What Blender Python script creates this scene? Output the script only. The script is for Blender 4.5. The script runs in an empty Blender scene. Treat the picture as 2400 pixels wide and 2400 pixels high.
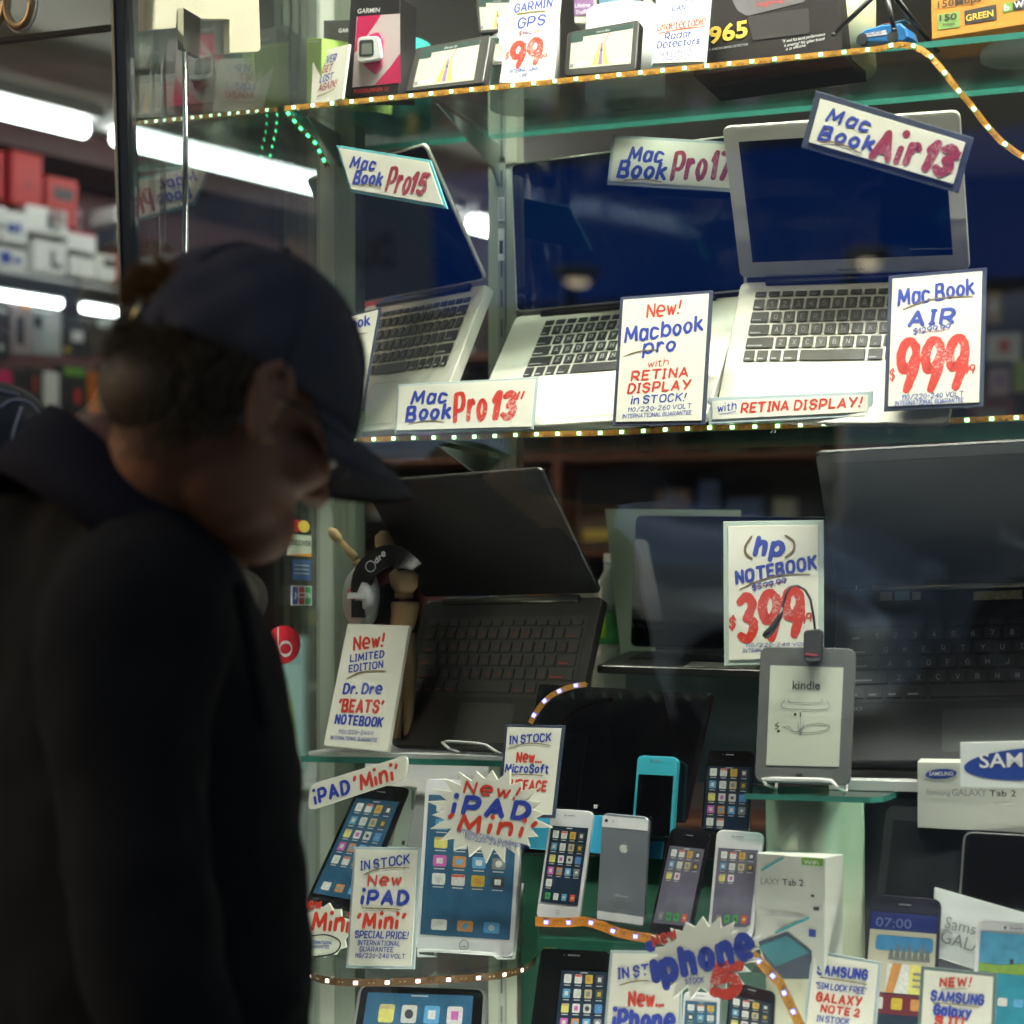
import bpy, math, random
from mathutils import Vector, Matrix
R = math.radians
random.seed(7)
scene = bpy.context.scene
COL = scene.collection
# ---------------------------------------------------------------- camera
FPX, HZ, H = 4536.0, 1450.0, 1.35          # focal length and horizon in photo pixels, camera height
FOCUS = 2.55
cam_d = bpy.data.cameras.new("camera")
cam_d.sensor_width = 36.0; cam_d.lens = 36.0*FPX/2400.0
cam_d.shift_y = (HZ-1200.0)/2400.0
cam_d.clip_start = 0.05; cam_d.clip_end = 400.0
cam_d.dof.use_dof = True; cam_d.dof.focus_distance = FOCUS; cam_d.dof.aperture_fstop = 3.0
cam = bpy.data.objects.new("camera", cam_d); COL.objects.link(cam)
cam.location = (0, 0, H); cam.rotation_euler = (R(90), 0, 0)
scene.camera = cam
# ---------------------------------------------------------------- dusk sky and sun
SUN_EL, SUN_AZ = 13.0, 250.0
world = bpy.data.worlds.new("World"); scene.world = world; world.use_nodes = True
wn = world.node_tree.nodes; wl = world.node_tree.links
sky = wn.new("ShaderNodeTexSky"); sky.sky_type = 'NISHITA'; sky.sun_disc = False
sky.sun_elevation = R(SUN_EL); sky.sun_rotation = R(SUN_AZ); sky.dust_density = 3.0; sky.ozone_density = .3
bg = wn["Background"]; bg.inputs["Strength"].default_value = 0.12
wl.new(sky.outputs[0], bg.inputs[0])
sl = bpy.data.lights.new("sun", 'SUN'); sl.energy = 0.12; sl.angle = R(12); sl.color = (1, .9, .8)
sun = bpy.data.objects.new("sun", sl); COL.objects.link(sun)
sd = Vector((math.sin(R(SUN_AZ))*math.cos(R(SUN_EL)), math.cos(R(SUN_AZ))*math.cos(R(SUN_EL)), math.sin(R(SUN_EL))))
sun.rotation_euler = sd.to_track_quat('Z', 'Y').to_euler()
vs = scene.view_settings
vs.view_transform = 'Standard'; vs.look = 'None'; vs.gamma = 1; vs.exposure = 0.48
cy = scene.cycles
cy.use_denoising = True; cy.max_bounces = 10; cy.transparent_max_bounces = 40
cy.glossy_bounces = 5; cy.diffuse_bounces = 4; cy.transmission_bounces = 6
cy.sample_clamp_indirect = 4.0; cy.caustics_reflective = False; cy.caustics_refractive = False
TUBE_CASE, TUBE_SHOP, LED_POW = 255.0, 12.0, 12.0
FOOT_FILL = 44.0
# ---------------------------------------------------------------- frames and projection
YAW = 20.0
SB, CB = math.sin(R(YAW)), math.cos(R(YAW))
def Fr(s, t, z):                       # shop-front frame: s along the window, t into the shop, z above the pavement
    return Vector((s*CB+t*SB, 2.63-s*SB+t*CB, z))
FM = Matrix(((CB, SB, 0, 0), (-SB, CB, 0, 2.63), (0, 0, 1, 0), (0, 0, 0, 1)))
def P(px, py, Y): return Vector(((px-1200)/FPX*Y, Y, H+(HZ-py)/FPX*Y))
def Yt(px, t): return (t+2.63*CB)/((px-1200)/FPX*SB+CB)
def s_of(px, t):
    Y = Yt(px, t); X = (px-1200)/FPX*Y
    return X*CB-(Y-2.63)*SB
class PL:                              # a local working plane: u right, v up, w towards the viewer
    def __init__(s, o, U, V, N=None):
        s.O = Vector(o); s.U = U.normalized(); s.N = (N or U.cross(V)).normalized(); s.V = s.N.cross(s.U).normalized()
    @classmethod
    def at(c, px, py, Y, yaw=YAW, tilt=0.0):
        y, t = R(yaw), R(tilt)
        N = Vector((-math.sin(y)*math.cos(t), -math.cos(y)*math.cos(t), math.sin(t)))
        U = Vector((math.cos(y), -math.sin(y), 0))
        return c(P(px, py, Y), U, N.cross(U), N)
    @property
    def M(s):
        m = Matrix.Identity(4)
        for i, v in enumerate((s.U, s.V, s.N, s.O)):
            for k in range(3): m[k][i] = v[k]
        return m
    def hit(s, px, py):
        c = Vector((0, 0, H)); d = P(px, py, 1.0)-c
        k = (s.O-c).dot(s.N)/d.dot(s.N); q = c+d*k-s.O
        return Vector((q.dot(s.U), q.dot(s.V)))
VIEWS = {'A1': (0, 0, 2.415), 'A2': (700, 0, 2.415), 'A3': (1600, 0, 2.415), 'A4': (700, 600, 2.415), 'A5': (1600, 600, 2.415),
         'M': (0, 0, .805), 'P': (0, 0, 1.0), 'B2': (550, 1100, 2.76), 'B3': (1200, 1150, 2.76), 'B4': (1700, 1150, 2.76),
         'B5': (700, 1700, 2.76), 'B6': (1200, 1700, 2.76), 'B7': (1700, 1700, 2.76)}
def vw(v, x, y):
    a, b, k = VIEWS[v]; return (a+x/k, b+y/k)
# ---------------------------------------------------------------- materials
MATS = {}
def mat(name, col, rough=.5, metal=0.0, spec=.5, var=.06, vs=18.0, bump=0.0, bs=120.0, coat=0.0, emit=None, es=0.0, alpha=None, trans=0.0):
    if name in MATS: return MATS[name]
    m = bpy.data.materials.new(name); m.use_nodes = True
    nt = m.node_tree; b = nt.nodes["Principled BSDF"]
    b.inputs["Roughness"].default_value = rough; b.inputs["Metallic"].default_value = metal
    b.inputs["Specular IOR Level"].default_value = spec; b.inputs["Coat Weight"].default_value = coat
    b.inputs["Base Color"].default_value = (*col, 1)
    if trans: b.inputs["Transmission Weight"].default_value = trans
    if emit:
        b.inputs["Emission Color"].default_value = (*emit, 1); b.inputs["Emission Strength"].default_value = es
    if var or bump:
        tc = nt.nodes.new("ShaderNodeTexCoord")
        n = nt.nodes.new("ShaderNodeTexNoise"); n.inputs["Scale"].default_value = vs; n.inputs["Detail"].default_value = 5
        nt.links.new(tc.outputs["Object"], n.inputs["Vector"])
        if var:
            mx = nt.nodes.new("ShaderNodeMix"); mx.data_type = 'RGBA'
            mx.inputs[6].default_value = (*[max(0, c*(1-var*1.6)) for c in col], 1)
            mx.inputs[7].default_value = (*[min(1, c*(1+var*1.2)) for c in col], 1)
            nt.links.new(n.outputs["Fac"], mx.inputs[0]); nt.links.new(mx.outputs[2], b.inputs["Base Color"])
            mr = nt.nodes.new("ShaderNodeMapRange"); mr.inputs[3].default_value = rough*.85; mr.inputs[4].default_value = min(1, rough*1.2)
            nt.links.new(n.outputs["Fac"], mr.inputs[0]); nt.links.new(mr.outputs[0], b.inputs["Roughness"])
        if bump:
            n2 = nt.nodes.new("ShaderNodeTexNoise"); n2.inputs["Scale"].default_value = bs; n2.inputs["Detail"].default_value = 6
            nt.links.new(tc.outputs["Object"], n2.inputs["Vector"])
            bp = nt.nodes.new("ShaderNodeBump"); bp.inputs["Strength"].default_value = bump; bp.inputs["Distance"].default_value = .004
            nt.links.new(n2.outputs["Fac"], bp.inputs["Height"]); nt.links.new(bp.outputs[0], b.inputs["Normal"])
    MATS[name] = m; return m
def glow(name, col, st):
    if name in MATS: return MATS[name]
    m = bpy.data.materials.new(name); m.use_nodes = True; nt = m.node_tree; nt.nodes.clear()
    e = nt.nodes.new("ShaderNodeEmission"); e.inputs[0].default_value = (*col, 1); e.inputs[1].default_value = st
    o = nt.nodes.new("ShaderNodeOutputMaterial"); nt.links.new(e.outputs[0], o.inputs[0]); MATS[name] = m; return m
def glass(name, tint, ior=1.5, base=0.0, rough=0.0, refl=(1, 1, 1), smudge=0.0):
    if name in MATS: return MATS[name]
    m = bpy.data.materials.new(name); m.use_nodes = True; nt = m.node_tree; nt.nodes.clear()
    t = nt.nodes.new("ShaderNodeBsdfTransparent"); t.inputs[0].default_value = (*tint, 1)
    g = nt.nodes.new("ShaderNodeBsdfGlossy"); g.inputs[0].default_value = (*refl, 1); g.inputs[1].default_value = rough
    f0 = ((ior-1)/(ior+1))**2+base      # Schlick's curve, the same from either side of the pane
    ge = nt.nodes.new("ShaderNodeNewGeometry"); dt = nt.nodes.new("ShaderNodeVectorMath"); dt.operation = 'DOT_PRODUCT'
    nt.links.new(ge.outputs["Incoming"], dt.inputs[0]); nt.links.new(ge.outputs["Normal"], dt.inputs[1])
    prev = dt.outputs["Value"]
    for op, v in (('ABSOLUTE', None), ('SUBTRACT', 1.0), ('POWER', 5.0), ('MULTIPLY', 1-f0), ('ADD', f0)):
        ad = nt.nodes.new("ShaderNodeMath"); ad.operation = op; ad.use_clamp = op == 'ADD'
        if op == 'SUBTRACT': ad.inputs[0].default_value = v; nt.links.new(prev, ad.inputs[1])
        else:
            nt.links.new(prev, ad.inputs[0])
            if v is not None: ad.inputs[1].default_value = v
        prev = ad.outputs[0]
    mx = nt.nodes.new("ShaderNodeMixShader"); nt.links.new(ad.outputs[0], mx.inputs[0])
    nt.links.new(t.outputs[0], mx.inputs[1]); nt.links.new(g.outputs[0], mx.inputs[2])
    out = mx
    if smudge:
        n = nt.nodes.new("ShaderNodeTexNoise"); n.inputs["Scale"].default_value = 5; n.inputs["Detail"].default_value = 8
        mr = nt.nodes.new("ShaderNodeMapRange"); mr.inputs[1].default_value = .5; mr.inputs[2].default_value = .8; mr.inputs[4].default_value = smudge
        d = nt.nodes.new("ShaderNodeBsdfDiffuse"); m2 = nt.nodes.new("ShaderNodeMixShader")
        nt.links.new(n.outputs[0], mr.inputs[0]); nt.links.new(mr.outputs[0], m2.inputs[0])
        nt.links.new(mx.outputs[0], m2.inputs[1]); nt.links.new(d.outputs[0], m2.inputs[2]); out = m2
    o = nt.nodes.new("ShaderNodeOutputMaterial"); nt.links.new(out.outputs[0], o.inputs[0]); MATS[name] = m; return m
def marker(name, col, speck=.0):
    """brush-marker paint: slightly uneven, the big numerals sponged with pale specks"""
    if name in MATS: return MATS[name]
    m = mat(name, col, .55, var=.10, vs=60)
    if speck:
        nt = m.node_tree; b = nt.nodes["Principled BSDF"]; src = b.inputs["Base Color"].links[0].from_socket
        tc = nt.nodes.new("ShaderNodeTexCoord")
        n = nt.nodes.new("ShaderNodeTexNoise"); n.inputs["Scale"].default_value = 420; n.inputs["Detail"].default_value = 3
        n3 = nt.nodes.new("ShaderNodeTexNoise"); n3.inputs["Scale"].default_value = 22
        nt.links.new(tc.outputs["Object"], n.inputs["Vector"]); nt.links.new(tc.outputs["Object"], n3.inputs["Vector"])
        ml = nt.nodes.new("ShaderNodeMath"); ml.operation = 'MULTIPLY'
        nt.links.new(n.outputs[0], ml.inputs[0]); nt.links.new(n3.outputs[0], ml.inputs[1])
        mr = nt.nodes.new("ShaderNodeMapRange"); mr.inputs[1].default_value = .315; mr.inputs[2].default_value = .36; mr.inputs[4].default_value = speck
        nt.links.new(ml.outputs[0], mr.inputs[0])
        mx = nt.nodes.new("ShaderNodeMix"); mx.data_type = 'RGBA'; mx.inputs[7].default_value = (.85, .72, .66, 1)
        nt.links.new(src, mx.inputs[6]); nt.links.new(mr.outputs[0], mx.inputs[0]); nt.links.new(mx.outputs[2], b.inputs["Base Color"])
    return m
def INK(c):
    return {'b': lambda: marker('blue_marker', (.022, .05, .37)), 'r': lambda: marker('red_marker', (.62, .045, .022), .0),
            'R': lambda: marker('red_sponged_paint', (.64, .035, .015), .5), 'm': lambda: marker('maroon_sponged_paint', (.30, .015, .045), .22),
            'g': lambda: mat('gold_marker', (.30, .21, .07), .35, .5), 'k': lambda: mat('black_ink', (.02, .02, .02), .5, var=0),
            'w': lambda: mat('white_ink', (.8, .8, .78), .5, var=0), 'y': lambda: mat('yellow_ink', (.8, .55, .08), .5, var=0),
            'n': lambda: mat('grey_ink', (.22, .23, .23), .5, var=0), 'e': lambda: mat('red_ink', (.6, .03, .03), .5, var=0),
            'N': lambda: mat('printed_blue', (.02, .055, .28), .4, var=.03), 'G': lambda: mat('printed_green', (.16, .36, .05), .5, var=0),
            'p': lambda: mat('printed_purple', (.3, .16, .36), .5, var=0), 'o': lambda: mat('printed_orange', (.75, .3, .03), .5, var=0),
            't': lambda: mat('printed_teal', (.05, .35, .38), .5, var=0), 'l': lambda: mat('printed_light_grey', (.5, .52, .5), .5, var=0)}[c]()
CARD = lambda: mat('cream_card', (.82, .81, .69), .6, var=.03, vs=9)
ALU = lambda: mat('brushed_aluminium', (.82, .81, .70), .42, .35, var=.03, bump=.02, bs=900)
BLACKP = lambda: mat('black_plastic', (.012, .012, .012), .32, var=.1)
SCREEN = lambda: mat('dark_glossy_screen', (.004, .004, .005), .04, spec=.6, var=0, coat=.3)
WHITEP = lambda: mat('white_plastic', (.74, .75, .73), .35, var=.03)
CLEAR = lambda: glass('clear_acrylic', (.93, .96, .95), 1.3, .01)
# ---------------------------------------------------------------- objects
def setp(o, label=None, cat=None, group=None, kind=None):
    if label: o['label'] = label
    if cat: o['category'] = cat
    if group: o['group'] = group
    if kind: o['kind'] = kind
    return o
def thing(name, label, cat, M=None, group=None):
    o = bpy.data.objects.new(name, None); COL.objects.link(o); o.empty_display_size = .02
    o.matrix_world = M if M is not None else Matrix.Identity(4)
    return setp(o, label, cat, group)
class MB:
    def __init__(s): s.v = []; s.f = []; s.mi = []; s.mats = []
    def m(s, mt):
        if mt not in s.mats: s.mats.append(mt)
        return s.mats.index(mt)
    def add(s, vs_, fs, mt):
        k = len(s.v); i = s.m(mt); s.v += [tuple(v) for v in vs_]
        for f in fs: s.f.append([k+a for a in f]); s.mi.append(i)
    def quad(s, a, b, c, d, mt): s.add([a, b, c, d], [(0, 1, 2, 3)], mt)
    def box(s, lo, hi, mt, mx=None):
        (x0, y0, z0), (x1, y1, z1) = lo, hi
        p = [Vector(q) for q in ((x0, y0, z0), (x1, y0, z0), (x1, y1, z0), (x0, y1, z0), (x0, y0, z1), (x1, y0, z1), (x1, y1, z1), (x0, y1, z1))]
        if mx: p = [mx @ q for q in p]
        s.add(p, [(0, 3, 2, 1), (4, 5, 6, 7), (0, 1, 5, 4), (1, 2, 6, 5), (2, 3, 7, 6), (3, 0, 4, 7)], mt)
    def prism(s, poly, w0, w1, mt, ch=0.0, side=None):
        """extrude a 2D outline from w0 to w1, front edge chamfered by ch"""
        n = len(poly); poly = [Vector(p) for p in poly]
        a = sum(poly[i].x*poly[(i+1) % n].y-poly[(i+1) % n].x*poly[i].y for i in range(n))
        if a < 0: poly = poly[::-1]
        rings = [[(p.x, p.y, w0) for p in poly]]
        if ch:
            ins = inset(poly, ch)
            rings[0] = [(p.x, p.y, w0) for p in ins]
            rings += [[(p.x, p.y, w0+ch) for p in poly], [(p.x, p.y, w1-ch) for p in poly], [(p.x, p.y, w1) for p in ins]]
        else: rings.append([(p.x, p.y, w1) for p in poly])
        k = [v for r in rings for v in r]; L = len(rings)
        s.add(k, [tuple(range(n))[::-1]], mt); b0 = len(s.v)-len(k)
        i = s.m(mt); j = s.m(side) if side else i
        s.f.append([b0+(L-1)*n+q for q in range(n)]); s.mi.append(i)
        for r in range(L-1):
            for q in range(n):
                s.f.append([b0+r*n+q, b0+r*n+(q+1) % n, b0+(r+1)*n+(q+1) % n, b0+(r+1)*n+q]); s.mi.append(j)
    def flat(s, poly, w, mt):
        n = len(poly); a = sum(poly[i][0]*poly[(i+1) % n][1]-poly[(i+1) % n][0]*poly[i][1] for i in range(n))
        if a < 0: poly = poly[::-1]
        s.add([(p[0], p[1], w) for p in poly], [tuple(range(n))], mt)
    def tube(s, pts, rad, mt, seg=8, cap=True):
        pts = [Vector(p) for p in pts]; n = len(pts)
        rad = rad if isinstance(rad, (list, tuple)) else [rad]*n
        vs_ = []; fs = []; ref = None
        for i, p in enumerate(pts):
            d = (pts[min(i+1, n-1)]-pts[max(i-1, 0)]).normalized()
            if ref is None: ref = d.orthogonal().normalized()
            e1 = (ref-d*ref.dot(d)).normalized(); ref = e1; e2 = d.cross(e1)
            for k in range(seg):
                a = 2*math.pi*k/seg; vs_.append(p+(e1*math.cos(a)+e2*math.sin(a))*rad[i])
        for i in range(n-1):
            for k in range(seg): fs.append((i*seg+k, i*seg+(k+1) % seg, (i+1)*seg+(k+1) % seg, (i+1)*seg+k))
        if cap: fs += [tuple(range(seg))[::-1], tuple(range((n-1)*seg, n*seg))]
        s.add(vs_, fs, mt)
    def ell(s, c, r, mt, rot=None, nu=20, nv=12):
        c = Vector(c); vs_ = []; fs = []
        for j in range(nv+1):
            th = math.pi*j/nv
            for i in range(nu):
                ph = 2*math.pi*i/nu
                q = Vector((r[0]*math.sin(th)*math.cos(ph), r[1]*math.sin(th)*math.sin(ph), r[2]*math.cos(th)))
                vs_.append(c+(rot @ q if rot else q))
        for j in range(nv):
            for i in range(nu): fs.append((j*nu+i, (j+1)*nu+i, (j+1)*nu+(i+1) % nu, j*nu+(i+1) % nu))
        s.add(vs_, fs, mt)
    def lathe(s, prof, mt, mx=None, seg=28):
        vs_ = []; fs = []
        for r, z in prof:
            for k in range(seg):
                a = 2*math.pi*k/seg; q = Vector((r*math.cos(a), r*math.sin(a), z)); vs_.append(mx @ q if mx else q)
        n = len(prof)
        for i in range(n-1):
            for k in range(seg): fs.append((i*seg+k, i*seg+(k+1) % seg, (i+1)*seg+(k+1) % seg, (i+1)*seg+k))
        fs += [tuple(range(seg))[::-1], tuple(range((n-1)*seg, n*seg))]
        s.add(vs_, fs, mt)
    def build(s, name, parent=None, M=None, smooth=False):
        me = bpy.data.meshes.new(name); me.from_pydata(s.v, [], s.f)
        for x in s.mats: me.materials.append(x)
        me.polygons.foreach_set("material_index", s.mi)
        if smooth: me.polygons.foreach_set("use_smooth", [True]*len(s.f))
        me.update()
        o = bpy.data.objects.new(name, me); COL.objects.link(o)
        if parent: o.parent = parent
        elif M is not None: o.matrix_world = M
        return o
def inset(poly, d):
    n = len(poly); out = []
    for i in range(n):
        p0, p, p1 = Vector(poly[i-1]), Vector(poly[i]), Vector(poly[(i+1) % n])
        e0 = (p-p0).normalized(); e1 = (p1-p).normalized()
        n0 = Vector((-e0.y, e0.x)); n1 = Vector((-e1.y, e1.x)); b = n0+n1
        k = b.length_squared
        out.append(p+b*(2*d/k) if k > .3 else p+n0*d)
    return out
def ccw(poly):
    n = len(poly); a = sum(poly[i][0]*poly[(i+1) % n][1]-poly[(i+1) % n][0]*poly[i][1] for i in range(n))
    return [Vector(p) for p in (poly if a > 0 else poly[::-1])]
def roundq(cs, r, n=5):
    cs = [Vector(c) for c in cs]; out = []; m = len(cs)
    for i in range(m):
        p0, p, p1 = cs[i-1], cs[i], cs[(i+1) % m]
        a = p+(p0-p).normalized()*r; b = p+(p1-p).normalized()*r
        for k in range(n+1):
            t = k/n; out.append(a*(1-t)**2+p*2*t*(1-t)+b*t*t)
    return out
class BQ:                              # bilinear map of the unit square (0,0 bottom left) onto four local corners TL,TR,BR,BL
    def __init__(s, cs): s.tl, s.tr, s.br, s.bl = [Vector(c) for c in cs]
    def __call__(s, u, v): return (s.bl*(1-u)+s.br*u)*(1-v)+(s.tl*(1-u)+s.tr*u)*v
    def rect(s, u0, v0, u1, v1, r=0):
        q = [s(u0, v1), s(u1, v1), s(u1, v0), s(u0, v0)]
        return roundq(q, r, 4) if r else q
# ---------------------------------------------------------------- hand lettering: a single-stroke alphabet drawn as ribbons
GL = {'A': '03 4D|4D 83|26 66', 'B': '03 0D|~0D 5D 6B 58 08|~08 58 75 63 03', 'C': '~7B 5D 2D 0A 06 23 53 75', 'D': '03 0D|~0D 4D 7A 76 43 03',
 'E': '03 0D|0D 6D|08 58|03 63', 'F': '03 0D|0D 6D|08 58', 'G': '~7B 5D 2D 0A 06 23 53 75 78|78 48', 'H': '03 0D|73 7D|08 78', 'I': '13 1D|0D 2D|03 23',
 'J': '~6D 65 43 23 05', 'K': '03 0D|7D 07|38 73', 'L': '03 0D|03 63', 'M': '03 1D|1D 55|55 9D|9D A3', 'N': '03 0D|0D 73|73 7D',
 'O': '~4D 1C 08 14 43 74 88 7C 4D', 'P': '03 0D|~0D 5D 7A 57 07', 'Q': '~4D 1C 08 14 43 74 88 7C 4D|55 82', 'R': '03 0D|~0D 5D 7A 57 07|37 73',
 'S': '~7B 5D 2D 0B 19 58 76 53 23 05', 'T': '0D 8D|4D 43', 'U': '~0D 05 23 53 75 7D', 'V': '0D 43|43 8D', 'W': '0D 23|23 5B|5B 83|83 AD',
 'X': '03 7D|0D 73', 'Y': '0D 48|8D 33', 'Z': '0D 7D|7D 03|03 73', 'a': '~68 4A 1A 06 13 43 66|6A 63', 'b': '0D 03|~07 2A 5A 77 64 33 05',
 'c': '~69 4A 1A 06 13 43 64', 'd': '7D 73|~77 5A 2A 07 14 43 76', 'e': '~17 77 79 5B 2B 08 06 23 43 63', 'f': '~5C 4D 2C 23|09 49',
 'g': '~68 4A 1A 06 13 43 66|~6A 62 40 10', 'h': '0D 03|~07 2A 5A 67 63', 'i': '03 0A|0D 0D', 'j': '~3A 31 10|3D 3D', 'k': '0D 03|5A 06|27 63',
 'l': '0D 03', 'm': '03 0A|~07 2A 4A 57 53|~57 7A 9A A7 A3', 'n': '03 0A|~07 2A 5A 67 63', 'o': '~3A 19 06 23 33 54 67 59 3A',
 'p': '0A 00|~07 2A 5A 77 64 33 05', 'q': '~68 4A 1A 06 13 43 66|6A 60', 'r': '03 0A|~06 2A 49', 's': '~59 3A 19 17 46 54 33 04',
 't': '~2C 24 33 53|0A 4A', 'u': '~0A 05 23 43 66|6A 63', 'v': '0A 33|33 6A', 'w': '0A 23|23 49|49 63|63 8A', 'x': '03 6A|0A 63', 'y': '0A 34|~6A 34 10',
 'z': '0A 6A|6A 03|03 63', '0': '~3D 1B 08 15 33 55 68 5B 3D', '1': '0A 2D|2D 23', '2': '~0B 2D 5D 6A 47 03|03 73', '3': '~0C 3D 6B 38|~38 67 65 33 04',
 '4': '5D 06|06 76|5D 53', '5': '6D 1D|1D 08|~08 49 66 54 33 04', '6': '~6D 2A 06 23 53 66 58 28 06', '7': '0D 7D|7D 23',
 '8': '~38 0A 2D 5D 6A 38 05 23 53 75 38', '9': '~7B 5D 2D 0B 09 27 58 7A|~7C 78 43', '$': '~7B 5D 2D 0B 19 58 76 53 23 05|4F 41', '.': '03 03', ',': '13 01',
 '!': '2D 17|03 03', "'": '1D 0B', '"': '1D 0A|4D 3A', '/': '02 6E', '-': '08 48', '(': '~3E 0B 06 31', ')': '~0E 3B 36 01', '*': '08 68|3B 35', '=': '09 69|06 66',
 ';': '13 01|19 19', '[': '3D 0D|0D 03|03 33', ']': '0D 3D|3D 33|33 03', '&': '~63 2B 4D 4A 05 23 65'}
def smooth_pts(p, n=5):
    out = []
    for i in range(len(p)-1):
        a, b, c, d = p[max(i-1, 0)], p[i], p[i+1], p[min(i+2, len(p)-1)]
        if p[0] == p[-1]:
            if i == 0: a = p[-2]
            if i == len(p)-2: d = p[1]
        for k in range(n):
            t = k/n
            out.append(((2*b)+(c-a)*t+(2*a-5*b+4*c-d)*t*t+(3*b-a-3*c+d)*t**3)*.5)
    out.append(p[-1]); return out
def ribbon(mb, pts, w, z, mt, wob=.10):
    pts = [Vector(p) for p in pts]
    if len(pts) == 1 or (pts[0]-pts[-1]).length < 1e-7 and len(pts) == 2:
        c = pts[0]; n = 8
        mb.add([(c.x+w*.6*math.cos(6.283*k/n), c.y+w*.6*math.sin(6.283*k/n), z) for k in range(n)], [tuple(range(n))], mt); return
    n = len(pts); L = []; Rr = []
    for i in range(n):
        d = pts[min(i+1, n-1)]-pts[max(i-1, 0)]
        if d.length < 1e-9: d = Vector((1, 0))
        d.normalize(); nn = Vector((-d.y, d.x)); h = w*.5*(1+random.uniform(-wob, wob))*(.86+.24*math.sin(3.14*(i+.4)/n) if wob and n > 2 else 1)
        L.append(pts[i]+nn*h); Rr.append(pts[i]-nn*h)
    d = (pts[-1]-pts[-2]).normalized(); nn = Vector((-d.y, d.x)); e = []
    for k in range(1, 4):
        a = math.pi*k/4; e.append(pts[-1]+(nn*math.cos(a)+d*math.sin(a))*w*.5)
    d0 = (pts[0]-pts[1]).normalized(); n0 = Vector((-d0.y, d0.x)); b = []
    for k in range(1, 4):
        a = math.pi*k/4; b.append(pts[0]+(n0*math.cos(a)+d0*math.sin(a))*w*.5)
    vs_ = [(p.x, p.y, z) for p in L+Rr+e+b]; fs = []
    for i in range(n-1): fs.append((i, n+i, n+i+1, i+1))
    fs.append((n-1, 2*n-1, 2*n+2, 2*n+1, 2*n)[::1]); fs.append((n, 0, 2*n+5, 2*n+4, 2*n+3))
    mb.add(vs_, fs, mt)
ZJ = [0]
def letters(mb, txt, o, x1, cap, mt, w=1.3, slant=.12, jit=.25, z=0.0, gap=None):
    """write txt between local points o and x1 with capital height cap"""
    o = Vector(o); x1 = Vector(x1); ex = (x1-o); Ln = ex.length; ex.normalize(); ey = Vector((-ex.y, ex.x))
    gap = (1.1+w*.75) if gap is None else gap
    lay = []; x = 0.0
    for c in txt:
        if c == ' ': x += 3.2; continue
        st = []
        for q in ('03 08|0E 0E' if c == 'i' and w > 2.1 else GL[c]).split('|'):
            sm = q[0] == '~'; p = [Vector((int(a[0], 16), int(a[1], 16)-3)) for a in q.lstrip('~').split()]
            st.append((sm, p))
        wd = max(v.x for sm, p in st for v in p)
        lay.append((x+w*.5, st)); x += wd+w*.5+gap
    tot = max(x-gap+w*.5, 1.0); kx = Ln/tot; ky = cap/10.0
    for x0, st in lay:
        jx, jy = random.uniform(-jit, jit), random.uniform(-jit, jit); js = slant+random.uniform(-.03, .03)
        for sm, p in st:
            if sm: p = smooth_pts(p)
            q = [o+ex*((v.x+x0+jx+js*v.y)*kx)+ey*((v.y+jy)*ky) for v in p]
            ZJ[0] = (ZJ[0]+1) % 9
            ribbon(mb, q, w*min(ky, kx*1.4), z+ZJ[0]*2.5e-5, mt)
def printed(mb, txt, o, x1, cap, mt, z=0.0, off=0.0, shear=0.0):
    """printed lettering: the built-in typeface turned into mesh"""
    cu = bpy.data.curves.new("t", 'FONT'); cu.body = txt; cu.size = 1; cu.offset = off; cu.shear = shear; cu.resolution_u = 3
    ob = bpy.data.objects.new("t", cu); COL.objects.link(ob)
    dg = bpy.context.evaluated_depsgraph_get(); me = ob.evaluated_get(dg).to_mesh()
    vs_ = [Vector(v.co) for v in me.vertices]; fs = [tuple(p.vertices) for p in me.polygons]
    if vs_:
        x0 = min(v.x for v in vs_); xx = max(v.x for v in vs_)
        o = Vector(o); x1 = Vector(x1); ex = x1-o; Ln = ex.length; ex.normalize(); ey = Vector((-ex.y, ex.x)); k = cap/.70
        kx = Ln/max(1e-6, xx-x0)
        q = [o+ex*(v.x-x0)*kx+ey*v.y*k for v in vs_]
        mb.add([(p.x, p.y, z) for p in q], fs, mt)
    ob.evaluated_get(dg).to_mesh_clear(); bpy.data.objects.remove(ob); bpy.data.curves.remove(cu)
def write(mb, pl, v, lines, z):
    """lines given in photo coordinates, projected on the sign's own plane"""
    for ln in lines:
        if ln[0] == '~':                   # ('~', points, width, ink): a brushed stroke
            p = [pl.hit(*vw(v, *q)) for q in ln[1]]
            w = (pl.hit(*vw(v, ln[1][0][0], ln[1][0][1]+ln[2]))-p[0]).length
            ribbon(mb, smooth_pts(p, 6) if len(p) > 2 else p, w, z+3e-4, INK(ln[3]))
            continue
        txt, x0, y0, x1, y1, cap, ink, wt = ln[:8]
        a = pl.hit(*vw(v, x0, y0)); b = pl.hit(*vw(v, x1, y1))
        c = (pl.hit(*vw(v, x0, y0-cap))-a).length
        if wt == 'F': printed(mb, txt, a, b, c, INK(ink), z, *(ln[8:]))
        else: letters(mb, txt, a, b, c*.89, INK(ink), wt*1.22 if wt < 2.3 else wt*1.08, *(ln[8:9] or (.12,)), z=z)
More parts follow.
